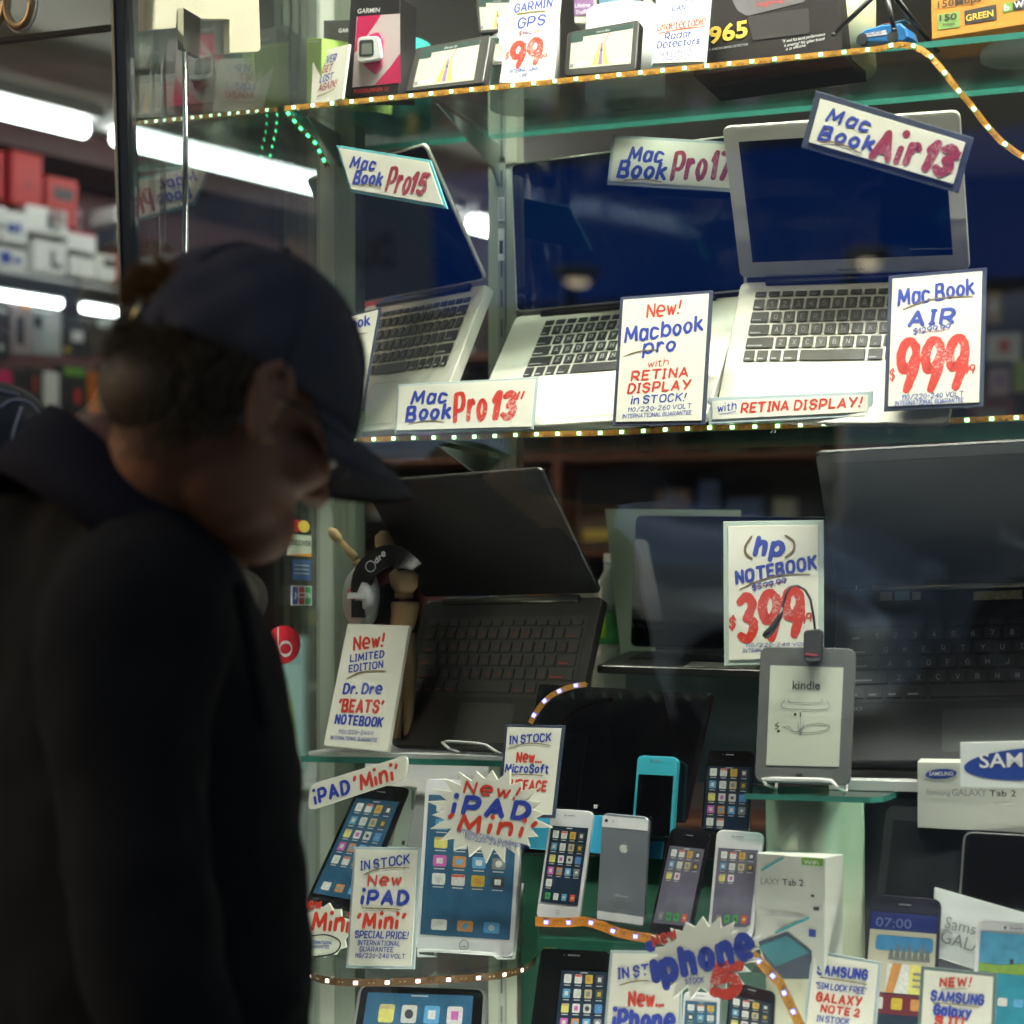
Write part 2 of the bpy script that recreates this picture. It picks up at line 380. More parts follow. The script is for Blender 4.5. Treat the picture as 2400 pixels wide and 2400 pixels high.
def sign(label, v, cs, Y, lines, yaw=YAW, tilt=12, border=None, thick=.003, rnd=0, group=None, easel=False, name='price_sign', cat='sign', outline=None):
    c = [vw(v, *q) for q in cs]; n = len(c)
    cx, cy_ = sum(q[0] for q in c)/n, sum(q[1] for q in c)/n
    pl = PL.at(cx, cy_, Y, yaw, tilt)
    loc = ccw([pl.hit(*q) for q in c])
    if rnd: loc = roundq(loc, rnd)
    t = thing(name, label, cat, pl.M, group)
    mb = MB()
    if border:
        col, px = border; px = px/VIEWS[v][2]/FPX*Y
        mb.prism(loc, -.004, -.0006, col, .0006); mb.build('sleeve', t)
        mb = MB(); mb.prism(inset(loc, px), -.0005, .0009, CARD(), .0003)
    else: mb.prism(loc, -thick, .0009, CARD(), .0004)
    mb.build('card', t)
    if lines:
        mb = MB(); write(mb, pl, v, lines, .0012); mb.build('lettering', t)
    if easel:
        mb = MB(); lo = min(p.y for p in loc); hi = max(p.y for p in loc); m = sum(p.x for p in loc)/len(loc)
        mb.prism([(m-.012, lo+.002), (m+.012, lo+.002), (m+.005, lo+(hi-lo)*.7), (m-.005, lo+(hi-lo)*.7)], -.0062, -.0045, CARD())
        mb.build('easel_leg', t)
    return t
def burst(label, v, ctr, rx, ry, rot, n, Y, lines, tilt=8, depth=.78, name='starburst_sign', group=None):
    pts = []
    rs = random.Random(n)
    for k in range(2*n):
        a = math.pi*k/n+R(5); r = (1.0+rs.uniform(-.06, .12)) if k % 2 == 0 else depth+rs.uniform(-.04, .03)
        x, y = rx*r*math.cos(a), ry*r*math.sin(a); q = R(rot)
        pts.append((ctr[0]+x*math.cos(q)-y*math.sin(q), ctr[1]+x*math.sin(q)+y*math.cos(q)))
    return sign(label, v, pts, Y, lines, tilt=tilt, name=name, thick=.004, group=group)
# ================================================================ the street
ASPH = mat('asphalt', (.045, .046, .05), .8, var=.25, vs=3, bump=.5, bs=300)
PAVE = mat('concrete_slabs', (.20, .20, .19), .8, var=.18, vs=2, bump=.3, bs=90)
mb = MB(); mb.quad((-90, -120, -.13), (90, -120, -.13), (90, 60, -.13), (-90, 60, -.13), ASPH)
setp(mb.build('road', None, FM), kind='structure')
mb = MB(); mb.box((-40, -4.2, -.3), (40, -.42, 0), PAVE); setp(mb.build('pavement', None, FM), kind='structure')
mb = MB(); mb.box((-40, -4.36, -.3), (40, -4.202, .004), mat('granite_kerb', (.3, .3, .29), .7, var=.15)); setp(mb.build('kerb', None, FM), kind='structure')
mb = MB(); mb.box((-40, -22, -.3), (40, -17.5, 0), PAVE); setp(mb.build('pavement', None, FM), kind='structure')
# building across the street with its lit blue shop fascia
bt = thing('street_building', 'dark stone building across the street with a lit blue shop fascia', 'building', FM)
mb = MB(); mb.box((-45, -32, 0), (40, -22, 13), mat('dark_stone', (.13, .125, .12), .8, var=.12, vs=1.5)); mb.build('wall', bt)
BLUE = glow('lit_blue_fascia', (.010, .11, .60), .20)
mb = MB(); mb.box((-8.5, -21.99, 3.05), (24, -21.6, 4.7), BLUE); mb.build('fascia', bt)
mb = MB(); mb.box((-20, -21.99, 3.05), (-8.55, -21.6, 4.7), glow('lit_grey_sign', (.30, .38, .52), .13)); mb.build('sign_board', bt)
mb = MB(); printed(mb, 'DUANE', (9.05, 3.6), (10.2, 3.6), .42, mat('dark_sign_letters', (.01, .01, .02), .6, var=0), .0, .01)
printed(mb, 'reade', (10.35, 3.6), (11.5, 3.6), .42, mat('dark_sign_letters', (.01, .01, .02), .6, var=0), .0, .01, .3)
o = mb.build('lettering', bt)
o.matrix_local = Matrix(((-1, 0, 0, 0), (0, 0, 1, -21.58), (0, 1, 0, 0), (0, 0, 0, 1)))
for k in range(12):
    mb = MB(); x = -32+k*5; mb.box((x, -21.99, .5), (x+3.6, -21.93, 2.6), mat('dark_shop_glass', (.012, .013, .016), .1)); mb.build('shop_front', bt)
for k in range(12):
    for j in range(2):
        mb = MB(); x = -31+k*5; mb.box((x, -21.99, 7.2+j*3), (x+1.8, -21.9, 9+j*3), mat('dark_shop_glass', (.012, .013, .016), .1)); mb.build('window', bt)
# two street lamps on the far kerb
def street_lamp(s, lab):
    t = thing('street_lamp', lab, 'street lamp', FM @ Matrix.Translation((s, -17.8, 0)), 'street lamps reflected in the window')
    mb = MB(); mb.tube([(0, 0, 0), (0, 0, 2.6), (.05, .1, 2.9), (.2, .45, 3.05)], [.09, .06, .05, .04], BLACKP()); mb.build('pole', t, smooth=True)
    mb = MB(); mb.ell((.35, .8, 3.02), (.22, .42, .09), mat('lamp_grey', (.2, .2, .2), .5)); mb.build('lamp_head', t, smooth=True)
    mb = MB(); mb.ell((.35, .8, 2.93), (.09, .26, .04), glow('sodium_lamp', (1, .78, .5), 1.4)); mb.build('lamp_glass', t, smooth=True)
street_lamp(-5.45, 'street lamp across the road, the one nearer the parked car')
street_lamp(-2.55, 'street lamp across the road, farther right, above the pale van')
# parked silver car, seen only as a reflection in the window glass
def car(M, label, prof, w, paint, name, cat, glassrange, wheels):
    t = thing(name, label, cat, M)
    mb = MB(); n = 14; rows = []
    for x, zt, zb, hw in prof:
        r = []
        for k in range(n+1):
            a = math.pi*k/n; c = math.cos(a); s_ = math.sin(a)
            yy = hw*w*(abs(c)**.35)*(1 if c > 0 else -1)
            zz = zb+(zt-zb)*(s_**.45)
            if zz > 1.0: yy *= 1-.18*(zz-1.0)
            r.append((x, yy, zz))
        rows.append(r)
    vs_ = [p for r in rows for p in r]; fs = []
    for i in range(len(rows)-1):
        for k in range(n): fs.append((i*(n+1)+k, (i+1)*(n+1)+k, (i+1)*(n+1)+k+1, i*(n+1)+k+1))
    fs.append(tuple(range(n+1))); fs.append(tuple(range((len(rows)-1)*(n+1), len(rows)*(n+1)))[::-1])
    mb.add(vs_, fs, paint); mb.build('body', t, smooth=True)
    G = mat('car_glass', (.01, .012, .015), .06)
    for sy in (-1, 1):
        for a in glassrange:
            mb = MB(); mb.prism([(p[0], p[1]) for p in a], -.01, .01, G)
            o = mb.build('side_window', t); o.matrix_local = Matrix.Translation((0, sy*w*.925, 0)) @ Matrix.Rotation(R(90-sy*9), 4, 'X')
        for wx, wr in wheels:
            mx = Matrix.Translation((wx, sy*(w-.10), wr)) @ Matrix.Rotation(R(90), 4, 'X')
            wo = MB(); wo.lathe([(wr*.55, -.11), (wr*.95, -.11), (wr, -.07), (wr, .07), (wr*.95, .11), (wr*.55, .11)], mat('tyre_rubber', (.012, .012, .012), .8), mx)
            wh = wo.build('wheel', t, smooth=True)
            ri = MB(); ri.lathe([(.02, -.1), (wr*.5, -.09), (wr*.6, -.115), (wr*.6, .115), (wr*.5, .09), (.02, .1)], mat('alloy_rim', (.5, .5, .52), .3, .8), mx); ri.build('rim', wh)
        mb = MB(); x0 = prof[-2][0]; mb.ell((x0+.02, sy*w*.66, .78), (.16, .2, .10), mat('headlamp_glass', (.6, .62, .65), .1)); mb.build('headlight', t, smooth=True)
    return t
SILV = mat('silver_car_paint', (.86, .88, .92), .18, .35, var=.02, coat=.8)
car(FM @ Matrix.Translation((-1.15, -8.4, -.13)), 'silver car parked in the road, hood and windscreen mirrored in the window', [(-4.6, .75, .4, .8), (-4.5, 1.0, .3, .95), (-4.0, 1.15, .25, 1), (-3.5, 1.55, .22, 1), (-2.9, 1.72, .22, 1), (-1.9, 1.74, .22, 1), (-1.3, 1.6, .22, 1), (-.75, 1.25, .22, 1), (-.45, 1.18, .22, 1), (.2, 1.10, .22, .98), (.5, .98, .25, .9), (.62, .7, .35, .75)],
    .92, SILV, 'parked_car', 'car', [[(-3.5, 1.12), (-3.2, 1.52), (-2.2, 1.58), (-2.2, 1.12)], [(-2.1, 1.12), (-2.1, 1.58), (-1.5, 1.5), (-.85, 1.12)]], [(-3.6, .34), (-.15, .34)])
car(FM @ Matrix.Translation((3.2, -10.6, -.13)), 'pale delivery van in the road, mirrored behind the silver car', [(-4.4, 1.9, .4, .95), (-4.3, 2.3, .35, 1), (-3, 2.4, .35, 1), (-.6, 2.38, .35, 1), (0, 2.1, .35, 1), (.5, 1.45, .35, 1), (1.0, 1.25, .35, .96), (1.15, .8, .4, .85)],
    1.0, mat('pale_van_paint', (.40, .43, .47), .35, var=.03, coat=.5), 'delivery_van', 'van', [[(-.5, 1.3), (-.5, 2.0), (-.1, 1.95), (.4, 1.4), (.4, 1.3)]], [(-3.3, .36), (.3, .36)])

# ================================================================ the shop's shell
CREAM = mat('cream_ceiling_paint', (.52, .49, .40), .7, var=.06, vs=2)
DKRED = mat('dark_red_wall', (.10, .018, .012), .6, var=.15, vs=3)
DKBRN = mat('dark_brown_wall', (.035, .025, .02), .6, var=.2, vs=3)
FLOORM = mat('shop_floor_tiles', (.12, .11, .10), .4, var=.15, vs=4)
mb = MB(); mb.box((-5, -.40, -.2), (7, 12, .006), FLOORM); setp(mb.build('floor', None, FM), kind='structure')
mb = MB(); mb.box((-5, .3, H+1.5), (7, 12, H+1.75), CREAM); setp(mb.build('shop_ceiling', None, FM), 'cream ceiling above the shop shelves', 'ceiling')
for k in range(5):
    mb = MB(); y0 = 1.2+k*1.6; mb.box((-5, y0, H+1.44), (7, y0+.16, H+1.499), mat('ceiling_beam_paint', (.36, .34, .28), .7))
    setp(mb.build('ceiling_beam', None, FM), 'shallow beam across the cream shop ceiling', 'beam', 'ceiling beams')
mb = MB(); mb.box((5.2, -.39, 0), (5.4, 12, H+1.55), DKBRN); setp(mb.build('shop_wall', None, FM), 'dark brown side wall of the shop at right', 'wall')
mb = MB(); mb.box((-8, -.6, H+2.3), (14, .3, 9), mat('shop_facade_stone', (.12, .12, .12), .7)); setp(mb.build('shop_facade', None, FM), 'dark facade above the shop window', 'facade')
# wall of accessories at left, receding to the right
PW = PL.at(0, 640, 5.4, -51, 0)
def wall_rect(px0, py0, px1, py1, v='P'):
    a = PW.hit(*vw(v, px0, py0)); b = PW.hit(*vw(v, px1, py1)); return min(a.x, b.x), min(a.y, b.y), max(a.x, b.x), max(a.y, b.y)
wt = thing('shelf_wall', 'dark red shelving wall of the shop with lit tubes', 'shelf wall', PW.M)
zfl = -PW.O.z
mb = MB(); mb.box((-2.2, zfl, -.5), (5.2, 1.6, -.36), DKRED); mb.build('back_panel', wt)
DKSH = mat('dark_shelf_board', (.03, .03, .032), .4)
y_shelf = PW.hit(0, 640).y
for dy in (0, -.62, -1.2, -1.75): mb = MB(); mb.box((-2.2, y_shelf+dy-.05, -.355), (5.2, y_shelf+dy-.005, .03), DKSH); mb.build('shelf', wt)
cy0 = PW.hit(0, 330).y
mb = MB(); mb.box((-2.2, cy0, -.3), (5.2, cy0+.09, -.02), mat('dark_cornice', (.05, .012, .01), .5)); mb.build('cornice', wt)
# lit fluorescent tubes: one line along the ceiling, one under the shelf
TUBEW = glow('fluorescent_tube', (.93, 1, .95), TUBE_SHOP)
def tube_light(x0, x1, y, w, lab, grp, rad=.03, hw=.05):
    t = thing('fluorescent_light', lab, 'light', PW.M @ Matrix.Translation((x0, y, w)), grp)
    mb = MB(); mb.box((0, .02, -hw), (x1-x0, .06, hw), mat('white_enamel', (.7, .7, .68), .4)); mb.build('housing', t)
    mb = MB(); mb.tube([(.03, -.005, 0), (x1-x0-.03, -.005, 0)], rad, TUBEW, 12); mb.build('tube', t, smooth=True)
PT = PL(PW.O+PW.N*.28, PW.U, PW.V, PW.N); ty = PT.hit(0, 232).y
for k, (a, b, l) in enumerate([(-1.5, .10, 'fluorescent tube over the red boxes, first of the line from the left'), (.15, 1.62, 'fluorescent tube in the line, seen through the side glass'),
                       (1.68, 3.4, 'fluorescent tube in the line, beside the tilted laptop')]):
    tube_light(a, b, ty-.02, .28, l, 'ceiling tubes over the shelf wall', .024)
y2 = PW.hit(0, 668).y
for a, b, l in [(-.7, .235, 'small lit tube under the shelf of white boxes'), (.26, 1.2, 'small lit tube under the shelf, behind the cap'), (1.3, 2.4, 'small lit tube under the shelf, behind the side glass')]:
    tube_light(a, b, y2-.02, .0, l, 'tubes under the shelf', .014, .03)
WB = mat('white_carton', (.80, .78, .72), .6); RB = mat('red_carton', (.40, .012, .008), .5); GB = mat('mauve_grey_carton', (.33, .27, .27), .6); KB = mat('black_carton', (.03, .03, .03), .5)
def wall_box(v, q, m, lab, marks=(), dep=.14, name='carton', cat='box', grp=None, w=0.0):
    x0, y0, x1, y1 = wall_rect(*q, v=v)
    t = thing(name, lab, cat, PW.M @ Matrix.Translation((x0, y0, w)), grp); W, Hh = x1-x0, y1-y0
    mb = MB(); mb.prism([(0, 0), (W, 0), (W, Hh), (0, Hh)], -dep, 0, m, .002); mb.build('carton_body', t)
    if marks:
        for i, (a, b, c, d, ink) in enumerate(marks): mb = MB(); mb.flat([(a*W, b*Hh), (c*W, b*Hh), (c*W, d*Hh), (a*W, d*Hh)], .0012+.0004*i, INK(ink)); mb.build('print', t)
LM = ((.55, .62, .68, .9, 'k'), (.55, .3, .8, .5, 'k'), (.4, .25, .8, .34, 'k'))
LM = ((.5, .25, .62, .72, 'k'), (.5, .18, .85, .32, 'k'))
for v, q, m, lab, mk in [
    ('A1', (-140, 820, 15, 1135), RB, 'plain red box on the top shelf, cut by the left edge', ()),
    ('A1', (70, 845, 240, 1180), RB, 'tall plain red box on the top shelf', ((.4, .35, .6, .4, 'k'),)),
    ('A1', (268, 990, 440, 1300), RB, 'red box printed with a dark speaker picture', ((.2, .55, .85, .8, 'k'),)),
    ('A1', (275, 890, 425, 985), KB, 'small black box on top of the red speaker box', ((.2, .3, .5, .7, 'l'),)),
    ('A1', (-130, 1140, 38, 1330), WB, 'white box at the left edge above the blue script boxes', ((.5, .2, .9, .35, 'k'),)),
    ('A1', (10, 1185, 155, 1385), WB, 'white box with a blue scribble, upper of two', ((.2, .3, .55, .6, 'N'), (.6, .3, .75, .65, 'N'))),
    ('A1', (-10, 1395, 150, 1535), WB, 'white box with a bold blue patch, lower of two', ((.05, .2, .45, .8, 'N'), (.55, .3, .8, .6, 'N'))),
    ('A1', (150, 1150, 380, 1345), WB, 'white box with a black L shape, upper of two', LM),
    ('A1', (195, 1352, 375, 1562), WB, 'white box with a black L shape, lower of two', LM),
    ('A1', (382, 1300, 545, 1438), WB, 'small white box with a red top', ((.05, .88, .95, .99, 'e'),)),
    ('A1', (395, 1445, 545, 1580), WB, 'plain white box below the red-topped one', ()),
    ('A1', (452, 1100, 655, 1425), GB, 'large mauve grey box behind the small white boxes', ((.55, .6, .75, .63, 'k'),)),
    ('A1', (552, 1435, 660, 1600), WB, 'white box with dark camera print beside the red packet', ((.3, .55, .95, .85, 'k'),)),
    ('A1', (660, 1165, 728, 1262), WB, 'white box with dark print next to the frame, top of three', ((.1, .3, .9, .7, 'k'),)),
    ('A1', (660, 1280, 728, 1400), KB, 'black box with pale print next to the frame', ((.2, .4, .8, .7, 'l'),)),
    ('A1', (668, 1440, 735, 1612), RB, 'narrow red packet with white mark next to the frame', ((.3, .3, .7, .55, 'w'),))]:
    wall_box(v, q, m, lab, mk, dep=.12 if 'large' not in lab else .1, w=0 if 'large' not in lab and 'speaker box' not in lab else -.16, grp='boxes on the upper wall shelf')
rs = random.Random(3)
BGC = [('white', WB), ('grey', GB), ('black', KB), ('red', RB), ('blue', mat('blue_carton', (.04, .10, .30), .5)), ('silver', mat('silver_pack', (.4, .41, .42), .35))]
for k, x in enumerate([i*43 for i in range(17)]):
    nm, m = BGC[rs.choice([0, 0, 1, 2, 3, 4, 5])]; px = 345+x; hh = rs.uniform(55, 115); base = 690+(px-300)*.165
    wall_box('P', (px, base-hh, px+34, base), m, nm+' box on the far part of the wall shelf', ((.2, .3, .7, .6, rs.choice('knl')),), grp=nm+' boxes on the far wall shelf')
# blister packs hanging under the shelf
V2 = (0, 500, 2.147); VIEWS['H'] = V2
for q, m, lab, mk in [
    ((-40, 440, 55, 560), KB, 'black blister pack hanging at the left edge', ((.2, .5, .8, .7, 'l'),)), ((62, 430, 158, 720), GB, 'grey blister pack with orange top', ((.55, .85, .9, .98, 'o'), (.2, .2, .6, .7, 'k'))),
    ((165, 480, 312, 725), mat('silver_pack', (.4, .41, .42), .35), 'silver blister pack with pale curved object', ((.35, .1, .9, .9, 'l'), (.02, .6, .3, .85, 'k'))),
    ((318, 510, 482, 725), KB, 'black blister pack with a white disc', ((.25, .35, .6, .62, 'w'), (.02, .05, .2, .15, 'y'))), ((490, 525, 605, 720), KB, 'black pack with cream label beside the hair', ((.0, .75, .98, .95, 'l'),)),
    ((-30, 580, 50, 740), KB, 'dark pack below the left blister pack', ((.3, .3, .6, .5, 'w'),)),
    ((15, 790, 62, 900), mat('pink_pack', (.6, .02, .12), .5), 'narrow pink packet hanging low', ()), ((66, 780, 150, 1000), KB, 'black packet beside the pink one', ((.2, .4, .5, .5, 'e'),)),
    ((155, 770, 215, 1000), KB, 'dark packet with a red stripe, lower row', ((.2, .4, .4, .8, 'e'),)), ((222, 795, 300, 1010), WB, 'white bottle shaped pack in the lower row', ()),
    ((310, 760, 440, 1010), KB, 'black packet with green top, lower row', ((.1, .8, .9, .95, 'G'), (.5, .2, .7, .5, 'e'))), ((445, 800, 520, 1010), mat('orange_pack', (.6, .16, .02), .5), 'orange packet behind the neck', ()),
    ((525, 760, 640, 1010), GB, 'grey packet behind the hair, lower row', ())]:
    wall_box('H', q, m, lab, mk, dep=.04, name='blister_pack', cat='packet', grp='packs hanging under the shelf')
# back wall far behind the display
PB = PL.at(1700, 1200, 6.4, 12, 0)
bw = thing('back_shelves', 'dim brown shelves along the back of the shop', 'shelf wall', PB.M)
mb = MB(); mb.box((-3.4, -PB.O.z, -.45), (4.2, 1.35, -.36), DKBRN); mb.build('back_panel', bw)
WOODB = mat('orange_brown_wood', (.20, .07, .025), .5, var=.2)
for dy in (.55, .2, -.12, -.42, -.72, -1.02): mb = MB(); mb.box((-3.4, dy-.02, -.355), (4.2, dy, 0), WOODB); mb.build('shelf', bw)
for k in range(9): mb = MB(); x = -3.4+k*.94; mb.box((x, -PB.O.z, -.355), (x+.025, 1.2, .005), WOODB); mb.build('upright', bw)
PK = [('dark red', mat('dk_red_pack', (.16, .02, .015), .5)), ('brown', mat('brown_pack', (.10, .06, .03), .6)), ('dull blue', mat('dull_blue_pack', (.03, .05, .13), .5)), ('cream', mat('cream_pack', (.35, .32, .25), .6)),
      ('dull green', mat('dull_green_pack', (.05, .10, .04), .6)), ('black', KB)]
rs = random.Random(11)
for row, dy in enumerate((.2, -.12, -.42, -.72)):
    x = -1.9
    while x < 2.3:
        w_, h_ = rs.uniform(.07, .15), rs.uniform(.10, .24); ci = rs.choice([0, 0, 1, 1, 2, 3, 4, 5, 5])
        t = thing('packet', PK[ci][0]+' packet on the dim back shelves', 'packet', PB.M @ Matrix.Translation((x, dy+.001, -.05)), PK[ci][0]+' packets on the back shelves')
        mb = MB(); mb.prism([(0, 0), (w_, 0), (w_, h_), (0, h_)], -.12, 0, PK[ci][1], .003); mb.build('packet_body', t)
        mb = MB(); mb.flat([(w_*.15, h_*.3), (w_*.8, h_*.3), (w_*.8, h_*.6), (w_*.15, h_*.6)], .0015, INK(rs.choice('knlyp'))); mb.build('print', t)
        x += w_+rs.uniform(.02, .12)
def back_box(q, m, lab, mk):
    a = PB.hit(q[0], q[1]); b = PB.hit(q[2], q[3]); W, Hh = b.x-a.x, a.y-b.y
    t = thing('carton', lab, 'box', PB.M @ Matrix.Translation((a.x, b.y, .06)))
    mb = MB(); mb.prism([(0, 0), (W, 0), (W, Hh), (0, Hh)], -.1, 0, m, .003); mb.build('carton_body', t)
    mb = MB()
    for (p, q_, r_, s_, ink) in mk: mb.flat([(p*W, q_*Hh), (r_*W, q_*Hh), (r_*W, s_*Hh), (p*W, s_*Hh)], .0015, INK(ink))
    mb.build('print', t)
back_box((2312, 788, 2392, 850), WB, 'cream box with a red mark behind the right price sign', ((.35, .3, .65, .75, 'e'),))
back_box((2318, 868, 2366, 928), mat('pinkish_pack', (.5, .36, .36), .5), 'pinkish box with a purple icon behind the right price sign', ((.3, .3, .7, .7, 'p'),))
back_box((2374, 850, 2440, 920), mat('lime_pack', (.36, .42, .08), .5), 'lime box at the right edge behind the price sign', ((.3, .3, .7, .7, 'G'),))
back_box((2312, 690, 2345, 760), mat('tan_pack', (.5, .32, .16), .5), 'tan packet above the cream box at right', ((.3, .3, .7, .7, 'w'),))
# white counter with papers seen through the side glass
ct = thing('counter', 'white shop counter seen through the side glass', 'counter', Matrix.Translation((-.72, 4.3, 0)) @ Matrix.Rotation(R(-20), 4, 'Z'))
mb = MB(); mb.box((-.6, 0, 0), (.6, .5, .98), mat('grey_counter', (.3, .33, .33), .5)); mb.build('counter_body', ct)
mb = MB(); mb.box((-.62, -.02, .981), (.62, .52, 1.01), WHITEP()); mb.build('counter_top', ct)
for k, (x, z0, w_, h_, m, l) in enumerate([(.02, .2, .22, .26, WHITEP(), 'white'), (.16, .12, .1, .3, mat('pale_teal_pack', (.42, .62, .66), .5), 'pale teal'), (-.15, .15, .15, .32, mat('pale_green_pack', (.42, .55, .36), .5), 'pale green'), (.12, .1, .12, .16, mat('yellow_green_pack', (.5, .55, .1), .5), 'yellow green')]):
    t = thing('carton', l+' carton standing on the counter behind the side glass', 'box', Matrix.Translation((-.72+x, 4.35-.06*k-x*.2, 1.011)))
    mb = MB(); mb.box((0, 0, 0), (w_, .1, h_), m); mb.build('carton_body', t)
    mb = MB(); mb.box((w_*.2, -.002, h_*.3), (w_*.7, -.0005, h_*.6), INK('l')); mb.build('print', t)

# ================================================================ the display case
S0 = s_of(660, 0.0); Z_TOP, Z_MID, Z_LOW = H+.7275, H+.253, H-.193
STEEL = mat('satin_steel', (.66, .62, .47), .42, .25, var=.04, bump=.03, bs=400)
UPR = mat('grey_green_upright', (.42, .45, .36), .45, .45, var=.05)
DSTEEL = mat('dark_blue_frame', (.05, .065, .09), .3, .5)
GEDGE = mat('green_glass_edge', (.05, .24, .19), .15, var=.2, vs=60)
SHG = glass('shelf_glass', (.90, .955, .93), 1.5, .0, smudge=.02)
PANEG = glass('side_pane_glass', (.90, .95, .94), 1.6, .13, .012, smudge=.006)
WING = glass('window_glass', (.95, .965, .97), 1.5, .10, refl=(.9, .95, 1), smudge=.003)
TILT = R(3.1)
def shelf(name, label, poly, z, th=.008):
    t = thing(name, label, 'shelf', FM @ Matrix.Translation((0, 0, z)))
    mb = MB(); mb.prism(poly, -th, 0, SHG, side=GEDGE); mb.build('shelf_pane', t); return t
shelf('glass_shelf', 'top glass shelf with orange lit tape along its edge', [(S0+.004, 0), (1.5, 0), (1.5, .25), (S0+.004, .25)], Z_TOP)
shelf('glass_shelf', 'middle glass shelf carrying the silver laptops', [(S0+.004, 0), (1.5, 0), (1.5, .25), (S0+.004, .25)], Z_MID)
sL = s_of(1290, 0)
shelf('glass_shelf', 'low left glass shelf under the black laptop and wooden figure', [(s_of(705, -.02), -.02), (sL, -.005), (sL, .34), (S0+.004, .34)], Z_LOW)
mb = MB(); mb.box((s_of(728, 0), -.006, Z_LOW+.0005), (s_of(1200, 0), .2, Z_LOW+.006), WHITEP()); setp(mb.build('shelf_liner', None, FM), 'white liner lying on the low left glass shelf', 'liner')
# window glass and glass door in one leaning plane
WM = FM @ Matrix.Translation((0, -.4, H)) @ Matrix.Rotation(TILT, 4, 'X')
sB = s_of(326, -.4)
wp = thing('shop_window', 'large pane of window glass in front of the whole display', 'window', WM)
mb = MB(); mb.box((sB+.012, -.004, -.95), (2.6, .004, 1.3), WING); mb.build('glass_pane', wp)
mb = MB(); mb.box((sB+.02, -.02, -1.34), (2.6, .02, -.952), DSTEEL); mb.build('window_sill', wp)
dr = thing('glass_door', 'glass door at the far left with a thin dark top rail', 'door', WM)
mb = MB(); mb.box((sB-1.1, -.004, -1.30), (sB-.014, .004, .712), WING); mb.build('glass_pane', dr)
mb = MB(); mb.box((sB-1.1, -.006, .7125), (sB-.014, .006, .718), BLACKP()); mb.build('top_rail', dr)
fb = thing('window_frame', 'dark blue upright frame between the glass door and the window', 'frame', WM)
mb = MB(); mb.box((sB-.004, -.01, -1.3), (sB+.0095, .010, 1.3), DSTEEL); mb.build('frame_bar', fb)
mb = MB(); mb.box((sB-.008, -.012, -1.3), (sB-.0045, .012, 1.3), mat('pale_metal_strip', (.5, .5, .42), .3, .8)); mb.build('edge_strip', fb)
# number on the glass above the door
nm = thing('door_number', 'gold 00 numerals with pale outlines on the door glass', 'number', WM)
cpl = PL(WM @ Vector((0, 0, 0)), (WM.to_3x3() @ Vector((1, 0, 0))), (WM.to_3x3() @ Vector((0, 0, 1))))
for cx in (-20, 130):
    c = cpl.hit(*vw('A1', cx, 20)); mb = MB()
    q = [(c.x+.0185*math.cos(6.283*k/28), -.010, c.y+.030*math.sin(6.283*k/28)) for k in range(29)]
    mb.tube(q, .0048, mat('gold_leaf', (.62, .42, .22), .35, .6), 8); o = mb.build('numeral', nm, smooth=True)
    mb = MB(); q = [(c.x+.0255*math.cos(6.283*k/28), -.007, c.y+.037*math.sin(6.283*k/28)) for k in range(29)]
    mb.tube(q, .0012, mat('pale_outline', (.75, .7, .6), .4), 6); mb.build('outline', o)
# side pane between the front frame and the corner post
PP = PL(Fr(S0, 0, H), Vector((SB, CB, 0)), Vector((0, 0, 1)))
sp = thing('side_pane', 'reflective glass side pane of the display case at left', 'glass pane', PP.M)
mb = MB(); mb.box((-.386, -.95, -.008), (.125, 1.2, 0), PANEG); mb.build('glass_pane', sp)
# corner post and slotted uprights with brackets
def upright(s, t, w, lab, extra):
    th = thing('slotted_upright', lab, 'upright', FM @ Matrix.Translation((s, t, 0)))
    mb = MB(); mb.box((-w/2, 0, H-.75), (w/2, .03, H+1.5), UPR); mb.build('channel', th)
    mb = MB(); mb.box((-w*.12, -.004, H-.75), (w*.12, -.0005, H+1.5), mat('upright_groove', (.30, .33, .29), .4, .5)); mb.build('groove', th)
    mb = MB()
    for k in range(46): mb.box((-.0012, -.0046, H-.7+k*.045), (.0012, -.0043, H-.674+k*.045), BLACKP())
    mb.build('slots', th)
    for z in (Z_TOP, Z_MID):
        mb = MB(); mb.prism([(.02-t, -.012), (-.004, -.012), (-.004, -.075), (-.03, -.055)], -.0015, .0015, mat('bracket_steel', (.30, .34, .31), .3, .5))
        o = mb.build('bracket', th); o.matrix_local = Matrix(((0, 0, 1, -w*.1), (1, 0, 0, 0), (0, 1, 0, z), (0, 0, 0, 1)))
    if extra:
        mb = MB(); a = H+.60
        mb.box((-.005, -.0062, a), (.005, -.0048, a+.035), WHITEP())
        for k in range(9): mb.box((-.004, -.0065, a+.003+k*.0034), (.004, -.0063, a+.0045+k*.0034), INK('k'))
        mb.build('barcode_sticker', th)
        mb = MB(); mb.box((-.005, -.0062, a-.06), (.005, -.0048, a-.012), WHITEP()); mb.box((-.003, -.0065, a-.05), (.003, -.0063, a-.03), INK('k')); mb.build('maker_sticker', th)
upright(s_of(1178, .27), .27, .046, 'grey slotted upright between the two laptops on the middle shelf', True)
upright(s_of(2620, .27), .27, .046, 'grey slotted upright beyond the right edge', False)
cp = thing('corner_post', 'pale grey corner post of the display case behind the side pane', 'post', FM @ Matrix.Translation((S0, .13, 0)))
mb = MB(); mb.box((-.008, 0, H-.75), (.022, .03, H+1.5), mat('pale_post_paint', (.52, .56, .48), .5, var=.05)); mb.build('post_body', cp)
mb = MB()
for k in range(3): mb.box((.0225+k*.0125, -.002-.003*k, H-.75), (.0335+k*.0125, .028, H+1.5), mat('post_fluting', (.24, .28, .22), .4, .5))
mb.build('fluting', cp)
